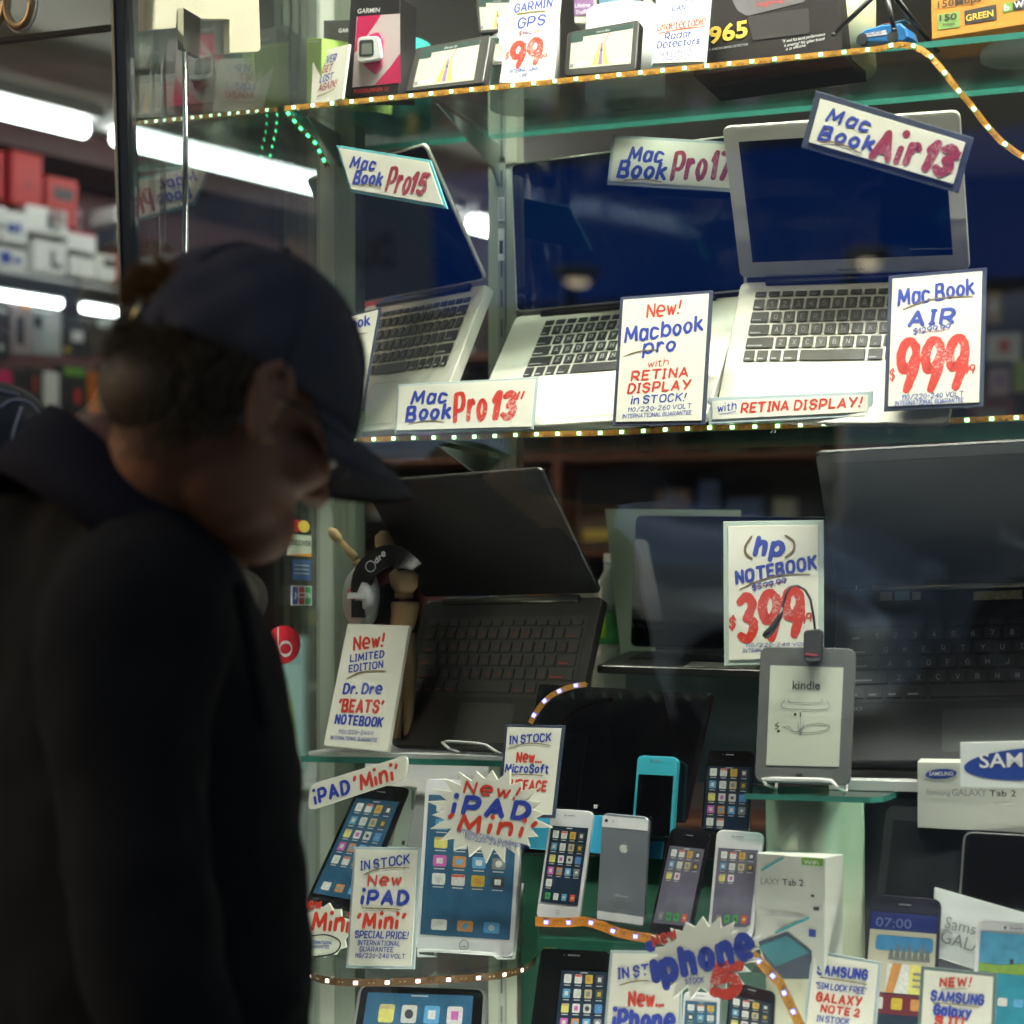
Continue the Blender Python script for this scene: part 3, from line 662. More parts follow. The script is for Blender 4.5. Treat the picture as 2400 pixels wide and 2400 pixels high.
for z in (Z_TOP, Z_MID):
    mb = MB(); mb.prism([(-.11, -.012), (-.004, -.012), (-.004, -.06)], -.0015, .0015, mat('bracket_steel', (.30, .34, .31), .3, .5))
    o = mb.build('bracket', cp); o.matrix_local = Matrix(((0, 0, 1, .03), (1, 0, 0, 0), (0, 1, 0, z), (0, 0, 0, 1)))
# corner patch fitting, lock and rod on the side pane
pf = thing('patch_fitting', 'brushed steel corner fitting with a notch on the side pane', 'fitting', PP.M)
mb = MB(); mb.prism([PP.hit(*vw('A1', *q)) for q in ((775, -60), (1420, -60), (1432, 285), (1415, 298), (1258, 306), (1256, 116), (1050, 114), (955, 120), (950, 165), (775, 178))], .0015, .012, STEEL, .0008); mb.build('plate', pf)
lk = thing('door_lock', 'small chrome lock with a long thin rod on the side pane', 'lock', PP.M)
CHR = mat('chrome', (.75, .75, .72), .12, 1.0, var=.02)
a, b = PP.hit(*vw('A1', 952, 285)), PP.hit(*vw('A1', 1050, 112))
mb = MB(); mb.box((a.x, a.y, .0135), (b.x, b.y, .022), CHR); mb.build('lock_body', lk)
a, b = PP.hit(*vw('A1', 972, 1440)), PP.hit(*vw('A1', 1000, 300))
mb = MB(); mb.tube([((a.x+b.x)/2, a.y, .016), ((a.x+b.x)/2, b.y, .016)], .004, CHR, 10); mb.build('rod', lk, smooth=True)
# stickers on the side pane
def disc(c, rx, ry, n=36): return [(c[0]+rx*math.cos(6.2832*k/n), c[1]+ry*math.sin(6.2832*k/n)) for k in range(n)]
def pane_sticker(name, lab, q, col):
    a = PP.hit(*vw('B2', q[0], q[3])); b = PP.hit(*vw('B2', q[2], q[1]))
    t = thing(name, lab, 'sticker', PP.M @ Matrix.Translation((a.x, a.y, .0006))); W, Hh = b.x-a.x, b.y-a.y
    mb = MB(); mb.prism([(0, 0), (W, 0), (W, Hh), (0, Hh)], 0, .0004, col); mb.build('sticker_sheet', t)
    return t, W, Hh
t, W, Hh = pane_sticker('round_sticker', 'round red sticker with a pale letter b on the side pane', (192, 1005, 425, 1270), CLEAR())
RED = mat('red_vinyl', (.50, .015, .03), .4)
mb = MB(); mb.flat(disc((W/2, Hh/2), W*.48, Hh*.48), .0007, RED); mb.build('red_disc', t)
mb = MB(); kx, ky = W, Hh
def elr(c, rx, ry, w): ribbon(mb, [(c[0]+rx*math.cos(6.2832*k/30), c[1]+ry*math.sin(6.2832*k/30)) for k in range(31)], w, .0011, INK('l'), 0)
elr((W*.55, Hh*.40), W*.17, Hh*.17, Hh*.075); ribbon(mb, [(W*.34, Hh*.92), (W*.34, Hh*.5), (W*.38, Hh*.40)], Hh*.075, .00115, INK('l'), 0); mb.build('letter', t)
t, W, Hh = pane_sticker('card_sticker', 'pale credit card sticker reading DISCOVER on the side pane', (335, 430, 493, 555), mat('pale_vinyl', (.62, .64, .52), .5))
mb = MB(); printed(mb, 'DISCOVER', (W*.04, Hh*.5), (W*.98, Hh*.5), Hh*.25, INK('k'), .0007, .01); mb.flat([(0, 0), (W, 0), (W, Hh*.16)], .0007, INK('o')); mb.build('print', t)
t, W, Hh = pane_sticker('card_sticker', 'blue credit card sticker with lines of pale type on the side pane', (370, 590, 490, 715), mat('blue_vinyl', (.06, .12, .30), .4))
mb = MB()
for k in range(3): mb.flat([(W*.1, Hh*(.3+.2*k)), (W*.9, Hh*(.3+.2*k)), (W*.9, Hh*(.36+.2*k)), (W*.1, Hh*(.36+.2*k))], .0007, INK('l'))
mb.build('print', t)
t, W, Hh = pane_sticker('card_sticker', 'credit card sticker with three coloured bars reading JCB on the side pane', (360, 755, 495, 880), mat('white_vinyl', (.62, .65, .66), .5))
mb = MB()
for k, c in enumerate(((.05, .08, .3), (.42, .04, .05), (.04, .28, .09))): mb.flat(roundq([(W*(.06+.31*k), Hh*.06), (W*(.32+.31*k), Hh*.06), (W*(.32+.31*k), Hh*.94), (W*(.06+.31*k), Hh*.94)], W*.05), .0007, mat('card_bar_%d' % k, c, .4))
mb.build('coloured_bars', t)
mb = MB(); printed(mb, 'JCB', (W*.1, Hh*.4), (W*.92, Hh*.4), Hh*.26, INK('w'), .0011, .01); mb.build('print', t)
t, W, Hh = pane_sticker('card_sticker', 'credit card sticker with red and yellow circles on the side pane', (345, 330, 490, 405), mat('dark_vinyl', (.03, .035, .06), .4))
mb = MB(); mb.flat(disc((W*.36, Hh*.5), W*.26, Hh*.44), .0007, INK('e')); mb.flat(disc((W*.66, Hh*.5), W*.26, Hh*.44), .0009, INK('y')); mb.build('circles', t)
# fluorescent fitting in the window header, light kept off the man by an unseen, added valance
fx = thing('case_light', 'fluorescent fitting in the header above the display', 'light', FM @ Matrix.Translation((0, -.29, H+1.80)))
mb = MB(); mb.box((S0+.03, -.05, .03), (1.9, .06, .06), WHITEP()); mb.build('housing', fx)
mb = MB(); mb.box((S0-.5, -.085, -.96), (2.3, -.075, .06), mat('baffle_paint', (.5, .5, .47), .6)); mb.build('light_baffle', fx)
for y in (-.02, .025):
    mb = MB(); mb.tube([(S0+.06, y, 0), (1.85, y, 0)], .014, glow('case_tube', (1, 1, .84), TUBE_CASE), 10); mb.build('tube', fx, smooth=True)
ff = thing('added_foot_fill', 'added unseen fill light along the foot of the display', 'light', FM @ Matrix.Translation((0, -.30, H-.73)))  # unseen fitting with a shield, added to brighten the lower display
mb = MB(); mb.box((S0+.03, -.03, -.045), (1.9, .03, -.02), WHITEP()); mb.build('housing', ff)
mb = MB(); mb.box((S0+.03, -.045, -.045), (1.9, -.035, .05), mat('baffle_paint', (.5, .5, .47), .6)); mb.build('shade', ff)
mb = MB(); mb.tube([(S0+.06, 0, 0), (1.85, 0, 0)], .012, glow('foot_fill_glow', (1, 1, .86), FOOT_FILL), 10); mb.build('tube', ff, smooth=True)
mb = MB(); mb.box((S0+.01, -.37, H-.80), (2.4, .55, H-.78), mat('dark_green_deck', (.03, .09, .06), .4)); setp(mb.build('display_deck', None, FM), 'dark green floor of the display case', 'deck')
# lit tape
TAPE = mat('amber_tape', (.78, .34, .05), .35, var=.35, vs=140)
def led_tape(label, pts, col, pw, pitch=.030, wid=.0074, face=None, grp='lit tapes edging the shelves', tcol=None):
    pts = [Vector(p) for p in pts]; N = face or Vector((-SB, -CB, 0))
    t = thing('lit_tape', label, 'light strip', Matrix.Translation(pts[0]), grp); o0 = pts[0]
    d = [0.0]
    for i in range(1, len(pts)): d.append(d[-1]+(pts[i]-pts[i-1]).length)
    def at(x):
        for i in range(1, len(pts)):
            if x <= d[i] or i == len(pts)-1:
                f = (x-d[i-1])/max(1e-9, d[i]-d[i-1]); return pts[i-1].lerp(pts[i], f), (pts[i]-pts[i-1]).normalized()
    mb = MB(); n = max(2, int(d[-1]/.012)); vs_ = []; fs = []; S = []
    for k in range(n+1):
        p, tg = at(d[-1]*k/n); wv = N.cross(tg).normalized(); nn = tg.cross(wv).normalized()
        if nn.dot(N) < 0: nn = -nn
        for a, b in ((.5, 0), (-.5, 0), (-.5, -.0008), (.5, -.0008)): vs_.append(p-o0+wv*wid*a+nn*b)
    for k in range(n):
        for j in range(4): fs.append((k*4+j, k*4+(j+1) % 4, k*4+4+(j+1) % 4, k*4+4+j))
    fs += [(0, 1, 2, 3), tuple(n*4+j for j in (3, 2, 1, 0))]
    mb.add(vs_, fs, tcol or TAPE); mb.build('tape', t)
    pad = MB(); e = glow('led_%.2f_%.2f_%.2f_%.0f' % (*col, pw), col, pw)
    pad.box((-.0028, -.0024, .0003), (.0028, .0024, .0013), mat('led_housing', (.75, .75, .7), .4, var=0)); pad.box((-.0033, -.0028, .00135), (.0033, .0028, .0015), glow('led_painted_halo_%.2f' % col[0], tuple(c*k_ for c, k_ in zip(col, (.25, 1, .45) if col[1] > .9 or col[0] < .2 else (1, .8, 1))), 1.6)); pad.box((-.0021, -.0018, .00155), (.0021, .0018, .0021), e)  # middle plate glows only to imitate the coloured halo round each lamp
    dots = MB(); me = None; rsx = random.Random(len(pts))
    k = 0; x = pitch*.5
    while x < d[-1] and k < 100:
        p, tg = at(x); wv = N.cross(tg).normalized(); nn = tg.cross(wv).normalized()
        if nn.dot(N) < 0: nn = -nn
        M = Matrix.Identity(4)
        for i, v in enumerate((tg, nn.cross(tg), nn, p-o0+nn*.0002)):
            for r in range(3): M[r][i] = v[r]
        if me is None: o = pad.build('led', t); me = o.data
        else: o = bpy.data.objects.new('led', me); COL.objects.link(o); o.parent = t
        o.matrix_local = M
        q, tg2 = at(min(d[-1], x+pitch*.5)); 
        for off in (-.003, .003):
            M2 = M.copy()
            for r in range(3): M2[r][3] = (q-o0+tg*off+nn*.0003)[r]
            dots.box((-.0012, -.0008, 0), (.0012, .0008, .0006), mat('solder', (.7, .6, .35), .3, .8), M2)
        x += pitch; k += 1
    dots.build('resistors', t)
    return t
GW = (.62, 1.0, .72); WW = (1, .86, .6); BV = (.28, .32, 1.0)
zt = Z_TOP-.004
e = [Fr(S0+.004+.02*k, -.0025, zt) for k in range(0, 40)]
sE = s_of(2060, 0); e = [Fr(S0+.006, -.0025, zt), Fr(sE, -.0025, zt)]
for q, tt in (((2100, 104), -.004), ((2140, 107), -.006), ((2175, 125), -.012), ((2210, 165), -.02), ((2240, 205), -.022), ((2275, 245), -.02), ((2310, 292), -.02), ((2345, 330), -.02), ((2385, 360), -.02), ((2440, 390), -.02)):
    e.append(P(q[0], q[1], Yt(q[0], tt)))
led_tape('amber lit tape with greenish lamps on the top shelf, drooping at right', e, GW, LED_POW)
led_tape('amber lit tape with greenish white lamps along the middle shelf edge', [Fr(S0+.1+.043*k, -.0025-.0006*math.sin(k*1.3), Z_MID-.004+.0012*math.sin(k*.9)*math.sin(k*.37+1)) for k in range(38)], (.85, 1, .6), LED_POW)
e = [P(668, 256, Yt(668, .0)), P(700, 296, Yt(700, .02)), P(740, 336, Yt(740, .04)), P(768, 392, Yt(768, .05))]
led_tape('short green lit tape hanging down beside the side pane', e, (.1, 1, .4), 5, .014, .007, Vector((-.2, -1, 0)).normalized(), tcol=mat('brown_tape', (.16, .07, .02), .4))
# ================================================================ laptops
def laptop(name, label, q, W, D, LH, k, style, rows=True, group=None):
    Y, px, py, yaw, roll, a, b = q; Y *= k; W *= k; D *= k; LH *= k
    HL = P(px, py, Y); y, r, a, b = R(yaw), R(roll), R(a), R(b)
    A = Vector((math.cos(y)*math.cos(r), -math.sin(y)*math.cos(r), math.sin(r)))
    Nf = A.cross(Vector((0, 0, 1))).normalized(); U = Nf.cross(A)
    bd = Nf*math.cos(a)-U*math.sin(a); ld = U*math.cos(b)-Nf*math.sin(b)
    base = PL(HL+bd*D, A, -bd)                     # origin front left, u right, v to the hinge, w up
    lid = PL(HL, A, ld)                            # origin hinge left, v up the lid, w towards the viewer
    t = thing(name, label, 'laptop', base.M, group); inv = base.M.inverted()
    deck, keym, bez, shell, leg = style['deck'], style['key'], style['bezel'], style['shell'], style['legend']
    th = style.get('th', .016)*k
    mb = MB(); mb.prism(roundq([(0, 0), (W, 0), (W, D), (0, D)], .010*k), -th, 0, deck, .0015); bo = mb.build('base', t)
    mb = MB(); kw0, kw1, kv0, kv1 = [style['kb'][i]*(W if i < 2 else D) for i in range(4)]
    if style.get('well'):
        mb.prism(roundq([(kw0-.004, kv0-.004), (kw1+.004, kv0-.004), (kw1+.004, kv1+.004), (kw0-.004, kv1+.004)], .004), .0002, .0006, style['well'], .0001); mb.build('key_well', bo)
    u = (kw1-kw0)/14.5; hh = (kv1-kv0)/5.6
    R_ = [(.6, [1.03]*14, [''] * 14), (1, [1]*13+[1.5], list('`1234567890-=')+['']), (1, [1.5]+[1]*13, ['']+list("QWERTYUIOP[]/")),
          (1, [1.75]+[1]*11+[1.75], ['']+list("ASDFGHJKL;'")+['']), (1, [2.25]+[1]*10+[2.25], ['']+list('ZXCVBNM,./')+['']),
          (1, [1, 1, 1, 1.25, 5, 1.25, 1, 1, 1, 1], ['']*10)]
    v = kv1; g = .10*u
    for hs, ws, ls in R_:
        x = kw0; v1 = v; v0 = v-hs*hh
        for wk, ch in zip(ws, ls):
            x1 = x+wk*u
            if x1 > kw1+1e-4: x1 = kw1
            m2 = MB(); m2.prism(roundq([(x+g, v0+g), (x1-g, v0+g), (x1-g, v1-g), (x+g, v1-g)], .0016*k, 2), .0007, style.get('kh', .0016), keym, .0004)
            if ch and ch != '`' and leg:
                cxk, cyk = (x+x1)/2, (v0+v1)/2; s_ = hh*.34
                letters(m2, ch, (cxk-s_*.36, cyk-s_*.5), (cxk+s_*.36, cyk-s_*.5), s_, leg, 1.5, 0, 0, style.get('kh', .0016)+.0001)
            elif leg and hs == 1 and wk != 5:
                m2.flat([(x+g*2.2, v0+g*2.5), (x+(x1-x)*.6, v0+g*2.5), (x+(x1-x)*.6, v0+g*3.6), (x+g*2.2, v0+g*3.6)], style.get('kh', .0016)+.0001, leg)
            m2.build('key', bo); x = x1
        v = v0
    p0, p1 = .36*W, .66*W
    mb = MB(); mb.prism(roundq([(p0, .05*D), (p1, .05*D), (p1, kv0-.06*D), (p0, kv0-.06*D)], .005), .0002, .0005, style['pad'], .0001)
    ribbon(mb, roundq([(p0, .05*D), (p1, .05*D), (p1, kv0-.06*D), (p0, kv0-.06*D)], .005)+[Vector((p0, .05*D+.005))], .0008, .0007, style['line'], 0)
    mb.build('trackpad', bo)
    mb = MB(); mb.tube([(W*.12, D-.002, .001), (W*.88, D-.002, .001)], .0055*k, style.get('hinge', BLACKP()), 10); mb.build('hinge', t, smooth=True)
    L = inv @ lid.M
    mb = MB(); mb.prism(roundq([(0, .006*k), (W, .006*k), (W, LH), (0, LH)], .011*k), -.006*k, 0, shell, .0012); lo = mb.build('lid', t); lo.matrix_local = L
    mb = MB(); e = style.get('edge', .004)*k
    mb.prism(roundq([(e, .006*k+e), (W-e, .006*k+e), (W-e, LH-e), (e, LH-e)], .009*k), .0001, .0006, bez, .0002); mb.build('bezel', lo)
    sx, s0, s1 = style.get('scr', (.045, .11, .06)); SM = style.get('screenm') or SCREEN()
    mb = MB(); mb.prism([(W*sx, LH*s0), (W*(1-sx), LH*s0), (W*(1-sx), LH*(1-s1)), (W*sx, LH*(1-s1))], .0007, .0010, SM); mb.build('screen', lo)
    if style.get('name'):
        mb = MB(); printed(mb, style['name'], (W*.44, LH*s0*.42), (W*.56, LH*s0*.42), LH*.014, style['nameink'], .0009); mb.build('maker_mark', lo)
    return t, base, lid, W, D, LH
OLK = mat('grey_olive_keys', (.075, .072, .055), .45, var=.1); BLK = mat('black_keys', (.016, .016, .015), .4, var=.1)
SILVER = dict(deck=ALU(), key=OLK, bezel=ALU(), shell=ALU(), legend=INK('l'), pad=ALU(), line=mat('seam_grey', (.35, .35, .32), .5), kb=(.075, .925, .42, .93), scr=(.066, .13, .10), edge=.003, name='Macbook Air', nameink=INK('k'))
GLOSSY = dict(SILVER, bezel=mat('black_glass_bezel', (.006, .006, .007), .05, coat=.3, var=0), key=BLK, name='Macbook Pro', nameink=INK('n'), scr=(.04, .09, .06))
GLOSSY2 = dict(GLOSSY, name='', kb=(.15, .85, .42, .93))
DARK = dict(deck=mat('dark_grey_deck', (.013, .013, .012), .4, spec=.3, var=.1), key=mat('black_matte_keys', (.012, .012, .012), .4), bezel=mat('black_satin_bezel', (.006, .006, .006), .35, spec=.2, var=0), screenm=mat('matte_dark_screen', (.005, .005, .005), .35, spec=.2, var=0), shell=BLACKP(),
            legend=mat('red_key_print', (.30, .025, .02), .5, var=0), pad=mat('dark_pad', (.02, .02, .019), .3), line=mat('dark_seam', (.05, .05, .045), .5), kb=(.06, .94, .36, .86), well=mat('key_well_black', (.008, .008, .008), .4), kh=.0022, edge=.002, hinge=mat('dark_steel_hinge', (.16, .16, .14), .35, .6))
VA = dict(DARK, legend=mat('pale_key_print', (.32, .33, .33), .5, var=0), deck=mat('patterned_grey_deck', (.020, .021, .024), .4, spec=.3, var=.3, vs=160), key=mat('charcoal_keys', (.020, .021, .024), .45), pad=mat('pad_charcoal', (.03, .034, .034), .4), bezel=mat('charcoal_bezel', (.014, .015, .018), .35, spec=.3), kb=(.045, .955, .34, .80), edge=.001, scr=(.05, .08, .075), name='', th=.02)
ZEN = dict(GLOSSY, deck=mat('dark_brushed_deck', (.06, .06, .056), .35, .5), bezel=mat('black_glass_bezel', (.006, .006, .007), .05, coat=.3, var=0), name='', th=.011, legend=None, edge=.001, shell=mat('zen_shell', (.30, .31, .29), .4, .6))
M15 = laptop('laptop', 'silver laptop with glossy black screen, tilted on the middle shelf at left', [3.029, 855.82, 718.485, 53.267, -1.67, 66.708, -31.403], .325, .227, .215, 1.0, GLOSSY)
M17 = laptop('laptop', 'silver laptop with wide black screen, middle one on the middle shelf', [3.135, 1209.32, 741.049, 26.561, .729, 48.598, -2.963], .393, .267, .245, .9, GLOSSY2)
AIR = laptop('laptop', 'thin silver laptop with pale screen border, right one on the middle shelf', [2.75, 1736.0, 661.4, 25.6, -2.54, 66.68, -27.9], .325, .227, .222, .95, dict(SILVER, th=.010))
HPL = laptop('laptop', 'black laptop with red key lettering beside the wooden figure', [3.004, 995.9, 1408, 39.73, .6, 70.0, -38.3], .345, .235, .225, .94, DARK)
ZENL = laptop('laptop', 'slim dark laptop with silver edge, level on a frosted riser', [2.83, 1476, 1525, 15.3, -1.3, 4.1, 5.5], .325, .223, .2, 1.0, ZEN)
VAIO = laptop('laptop', 'large charcoal laptop at the right edge behind the e-reader', [2.708, 1962.4, 1381.7, 17, 1.75, 58.9, -46.4], .41, .27, .255, .96, VA)
# stickers on the charcoal laptop, white light dots of its brand plate left plain
def decal(lap, v, q, mtl, nm):
    t, base, lid, W, D, LH = lap
    a, b = base.hit(*vw(v, q[0], q[3])), base.hit(*vw(v, q[2], q[1])); mb = MB()
    mb.prism([(a.x, a.y), (b.x, a.y), (b.x, b.y), (a.x, b.y)], .0003, .0009, mtl); mb.build(nm, t)
decal(VAIO, 'B4', (1000, 650, 1080, 712), mat('sticker_orange_grey', (.30, .24, .14), .4, var=.4, vs=200), 'sticker')
decal(VAIO, 'B4', (1097, 645, 1192, 712), mat('sticker_blue', (.16, .28, .36), .4, var=.4, vs=200), 'sticker')
decal(VAIO, 'B4', (1210, 655, 1265, 708), mat('sticker_pale', (.42, .38, .32), .4, var=.4, vs=200), 'sticker')
decal(VAIO, 'B4', (1605, 645, 1920, 712), mat('sticker_gold', (.30, .28, .18), .4, var=.5, vs=160), 'spec_plate')
mb = MB(); a, b = VAIO[1].hit(*vw('B4', 760, 1428)), VAIO[1].hit(*vw('B4', 885, 1422)); printed(mb, 'VAIO', a, b, .005, INK('l'), .0008); mb.build('maker_mark', VAIO[0])
mb = MB()
for k in range(8): mb.box((VAIO[3]*(.2+.05*k), VAIO[4]*.90, .0005), (VAIO[3]*(.2+.05*k)+.008, VAIO[4]*.902, .001), BLACKP())
mb.build('speaker_slots', VAIO[0])
# clear easels under the tilted laptops
def easel(lap, lab):
    t, base, lid, W, D, LH = lap; M = base.M
    th = thing('laptop_easel', lab, 'easel', M, 'clear easels under the laptops'); mb = MB()
    for x in (W*.25, W*.75):
        p = M @ Vector((x, -.004, -.02)); q = M @ Vector((x, D*.9, -.02))
        inv = M.inverted(); back = inv @ Vector((q.x+SB*.02, q.y+CB*.02, p.z)); front = inv @ p
        mb.tube([inv @ q, back], .003, CLEAR(), 6); mb.tube([inv @ q, front, front+Vector((0, 0, .028))], .003, CLEAR(), 6)
    mb.build('frame', th)
for l, s_ in ((M15, 'left'), (M17, 'middle'), (AIR, 'right')): easel(l, 'clear easel holding the %s silver laptop' % s_)
easel(HPL, 'clear easel holding the black laptop')

# ================================================================ hand lettered signs
NAVY = mat('navy_board', (.035, .045, .085), .45); TURQ = mat('turquoise_board', (.10, .42, .45), .45); PALE = mat('pale_acrylic_sleeve', (.50, .60, .62), .25); GREYG = mat('green_grey_board', (.14, .20, .19), .45); PGRN = mat('pale_green_sleeve', (.52, .62, .55), .25)
sign('small white sign reading never get lost again', 'A2', [(85, 300), (290, 250), (250, 560), (70, 600)], Yt(770, .012), [
    ('NEVER', 122, 375, 212, 345, 40, 'b', 1.4), ('GET', 135, 415, 190, 400, 36, 'm', 1.4), ('LOST', 122, 470, 192, 452, 38, 'b', 1.4), ('AGAIN!', 112, 520, 216, 490, 38, 'm', 1.4),
    ('~', [(110, 548), (160, 530), (205, 505)], 5, 'g')], yaw=45, tilt=14, easel=True)
sign('tall white sign with an orange 99 price between the navigators', 'A2', [(1200, -30), (1487, -30), (1442, 478), (1138, 470)], Yt(1230, .014), [
    ('GARMIN', 1220, 72, 1435, 38, 48, 'b', 1.7), ('~', [(1237, 84), (1320, 70), (1402, 64)], 6, 'g'), ('GPS', 1237, 162, 1395, 140, 58, 'b', 1.6), ('$140.00', 1245, 208, 1368, 182, 24, 'm', 1.2),
    ('~', [(1250, 178), (1330, 196)], 3, 'b'), ('99', 1200, 384, 1375, 350, 140, 'R', 2.7), ('.99', 1355, 345, 1408, 330, 32, 'r', 1.3), ('$', 1168, 335, 1190, 333, 36, 'r', 1.2), ('INTERNATIONAL', 1192, 418, 1366, 396, 22, 'b', 1.3), ('USE', 1245, 440, 1297, 434, 20, 'b', 1.3)], tilt=14, easel=True)
sign('white sign in a clear sleeve about radar detectors', 'M', [(1238, -14), (1343, -14), (1332, 120), (1228, 124)], Yt(1600, .012), [
    ('IF YOU', 1262, 4, 1310, 1, 10, 'b', 1.3), ('CAN,', 1268, 22, 1297, 18, 10, 'b', 1.3), ('Undetectable', 1240, 59, 1331, 46, 15, 'r', 1.2), ('~', [(1242, 64), (1290, 55), (1330, 51)], 1.5, 'r'),
    ('Radar', 1254, 76, 1305, 69, 13, 'b', 1.3), ('Detectors', 1240, 92, 1320, 83, 13, 'b', 1.3), ('SPECIALLY', 1244, 107, 1306, 98, 8, 'b', 1.2), ('PRICED', 1252, 117, 1300, 110, 8, 'b', 1.2)], border=(PALE, 4), tilt=13)
sign('turquoise bordered sign hung on the left silver laptop', 'A2', [(210, 820), (745, 905), (840, 1180), (290, 1085)], 2.645, [
    ('Mac', 288, 945, 432, 962, 62, 'b', 2.4), ('Book', 308, 1035, 472, 1050, 72, 'b', 2.4), ('~', [(340, 1052), (400, 1045), (470, 1064)], 5, 'g'),
    ('Pro', 490, 1078, 622, 1096, 140, 'm', 2.1), ('15', 628, 1085, 712, 1098, 118, 'm', 2.6), ('~', [(716, 985), (709, 1018)], 9, 'm'), ('~', [(734, 988), (727, 1020)], 9, 'm')], border=(TURQ, 15), yaw=30, tilt=6)
sign('dark bordered sign half hidden behind the cap brim', 'A4', [(140, 372), (466, 288), (364, 870), (30, 950)], Yt(850, -.02), [
    ('MacBook', 120, 455, 408, 388, 58, 'b', 1.7), ('~', [(240, 455), (330, 446), (388, 436)], 5, 'g')], border=(NAVY, 13), tilt=12)
sign('wide white card with red numeral 13, standing on the middle shelf', 'A4', [(560, 725), (1355, 683), (1327, 980), (540, 1002)], Yt(1090, .0), [
    ('Mac', 632, 838, 838, 828, 72, 'b', 2.1), ('Book', 605, 932, 862, 916, 82, 'b', 2.1), ('~', [(625, 953), (700, 938), (760, 934), (828, 942)], 5, 'g'),
    ('Pro', 878, 940, 1062, 918, 168, 'R', 2.2), ('13', 1085, 918, 1222, 914, 150, 'R', 3.3), ('~', [(1252, 772), (1236, 812)], 11, 'r'), ('~', [(1278, 770), (1262, 808)], 11, 'r')], border=(PALE, 14), tilt=14, easel=True)
sign('pale sign reading 17 inch behind the thin laptop', 'M', [(1155, 254), (1395, 268), (1388, 362), (1145, 347)], 2.66, [
    ('Mac', 1184, 303, 1250, 305, 26, 'b', 2.3), ('Book', 1163, 333, 1256, 338, 31, 'b', 2.3), ('~', [(1178, 341), (1215, 339), (1248, 344)], 2, 'g'), ('Pro', 1265, 338, 1330, 338, 55, 'm', 2.3), ('17"', 1338, 337, 1400, 336, 52, 'm', 3)], border=(PALE, 6), tilt=11)
sign('tall dark bordered sign about a retina display in stock', 'M', [(1170, 560), (1345, 547), (1330, 800), (1155, 803)], Yt(1555, -.012), [
    ('New!', 1220, 600, 1285, 591, 26, 'r', 1.3), ('Macbook', 1178, 647, 1327, 623, 29, 'b', 1.6), ('pro', 1212, 668, 1275, 660, 26, 'b', 1.7), ('~', [(1178, 673), (1205, 664), (1240, 660)], 1.8, 'g'),
    ('with', 1222, 694, 1262, 689, 14, 'r', 1.1), ('RETINA', 1190, 718, 1299, 710, 18, 'r', 1.9), ('DISPLAY', 1183, 742, 1303, 734, 18, 'r', 1.9), ('in STOCK!', 1190, 763, 1294, 756, 15, 'b', 1.5),
    ('110/220-260 VOLT', 1184, 778, 1305, 770, 9, 'b', 1.2), ('INTERNATIONAL GUARANTEE', 1174, 790, 1305, 782, 8, 'b', 1.2)], border=(NAVY, 7), tilt=14, easel=True)
sign('tilted navy bordered sign hung on the thin silver laptop', 'A3', [(755, 512), (1648, 780), (1558, 1090), (670, 830)], 2.33, [
    ('Mac', 808, 676, 1052, 746, 72, 'b', 2.5), ('Book', 762, 782, 1076, 854, 80, 'b', 2.5), ('~', [(782, 808), (850, 806), (940, 835), (1010, 870)], 8, 'g'),
    ('Air', 1058, 888, 1322, 932, 160, 'm', 2.5), ('13', 1338, 938, 1500, 990, 160, 'm', 3.6), ('~', [(1546, 858), (1530, 895)], 12, 'm'), ('~', [(1574, 866), (1558, 902)], 12, 'm')], border=(NAVY, 38), tilt=4)
sign('long low sign about a retina display standing in front of the thin laptop', 'A5', [(145, 800), (1075, 762), (1075, 905), (145, 950)], Yt(1850, -.006), [
    ('with', 198, 885, 306, 868, 46, 'b', 1.2), ('~', [(208, 897), (250, 893), (302, 880)], 4, 'b'), ('RETINA', 328, 886, 602, 872, 55, 'r', 1.9), ('DISPLAY!', 628, 872, 1018, 852, 55, 'r', 1.9)], border=(PALE, 24), tilt=14)
sign('navy bordered sign with the big red 999 price', 'A5', [(1165, 110), (1722, 62), (1702, 850), (1138, 876)], Yt(2195, -.014), [
    ('Mac Book', 1218, 282, 1655, 214, 92, 'b', 1.7), ('~', [(1245, 305), (1380, 255), (1500, 236), (1640, 230)], 6, 'g'), ('AIR', 1268, 396, 1542, 376, 82, 'b', 2.6), ('$1299.99', 1304, 446, 1516, 416, 34, 'b', 1.3),
    ('~', [(1310, 424), (1410, 430), (1500, 418)], 3, 'm'), ('999', 1206, 758, 1600, 742, 298, 'R', 2.9), ('$', 1172, 705, 1200, 702, 62, 'r', 1.3), ('.99', 1578, 672, 1656, 662, 52, 'r', 1.6),
    ('110/220-240 VOLT', 1240, 816, 1590, 794, 30, 'b', 1.2), ('INTERNATIONAL GUARANTEE', 1200, 850, 1590, 828, 28, 'b', 1.2)], border=(NAVY, 24), tilt=14, easel=True)
sign('tall white limited edition sign on a foot in front of the black laptop', 'B2', [(732, 1000), (1130, 1012), (990, 1825), (575, 1785)], Yt(858, -.005), [
    ('New!', 768, 1170, 972, 1140, 86, 'r', 1.7), ('LIMITED', 748, 1246, 968, 1214, 46, 'b', 1.9), ('EDITION', 738, 1312, 962, 1282, 46, 'b', 1.8), ('~', [(730, 1356), (800, 1320), (880, 1306), (978, 1306)], 7, 'g'),
    ('Dr. Dre', 700, 1448, 952, 1450, 66, 'b', 2.0), ("'BEATS'", 668, 1562, 956, 1574, 80, 'r', 2.2), ('NOTEBOOK', 648, 1642, 956, 1664, 60, 'b', 2.2), ('110/220-240V', 672, 1708, 900, 1720, 26, 'b', 1.2), ('INTERNATIONAL GUARANTEE', 620, 1746, 922, 1764, 25, 'b', 1.2)], tilt=12, thick=.009, easel=True)
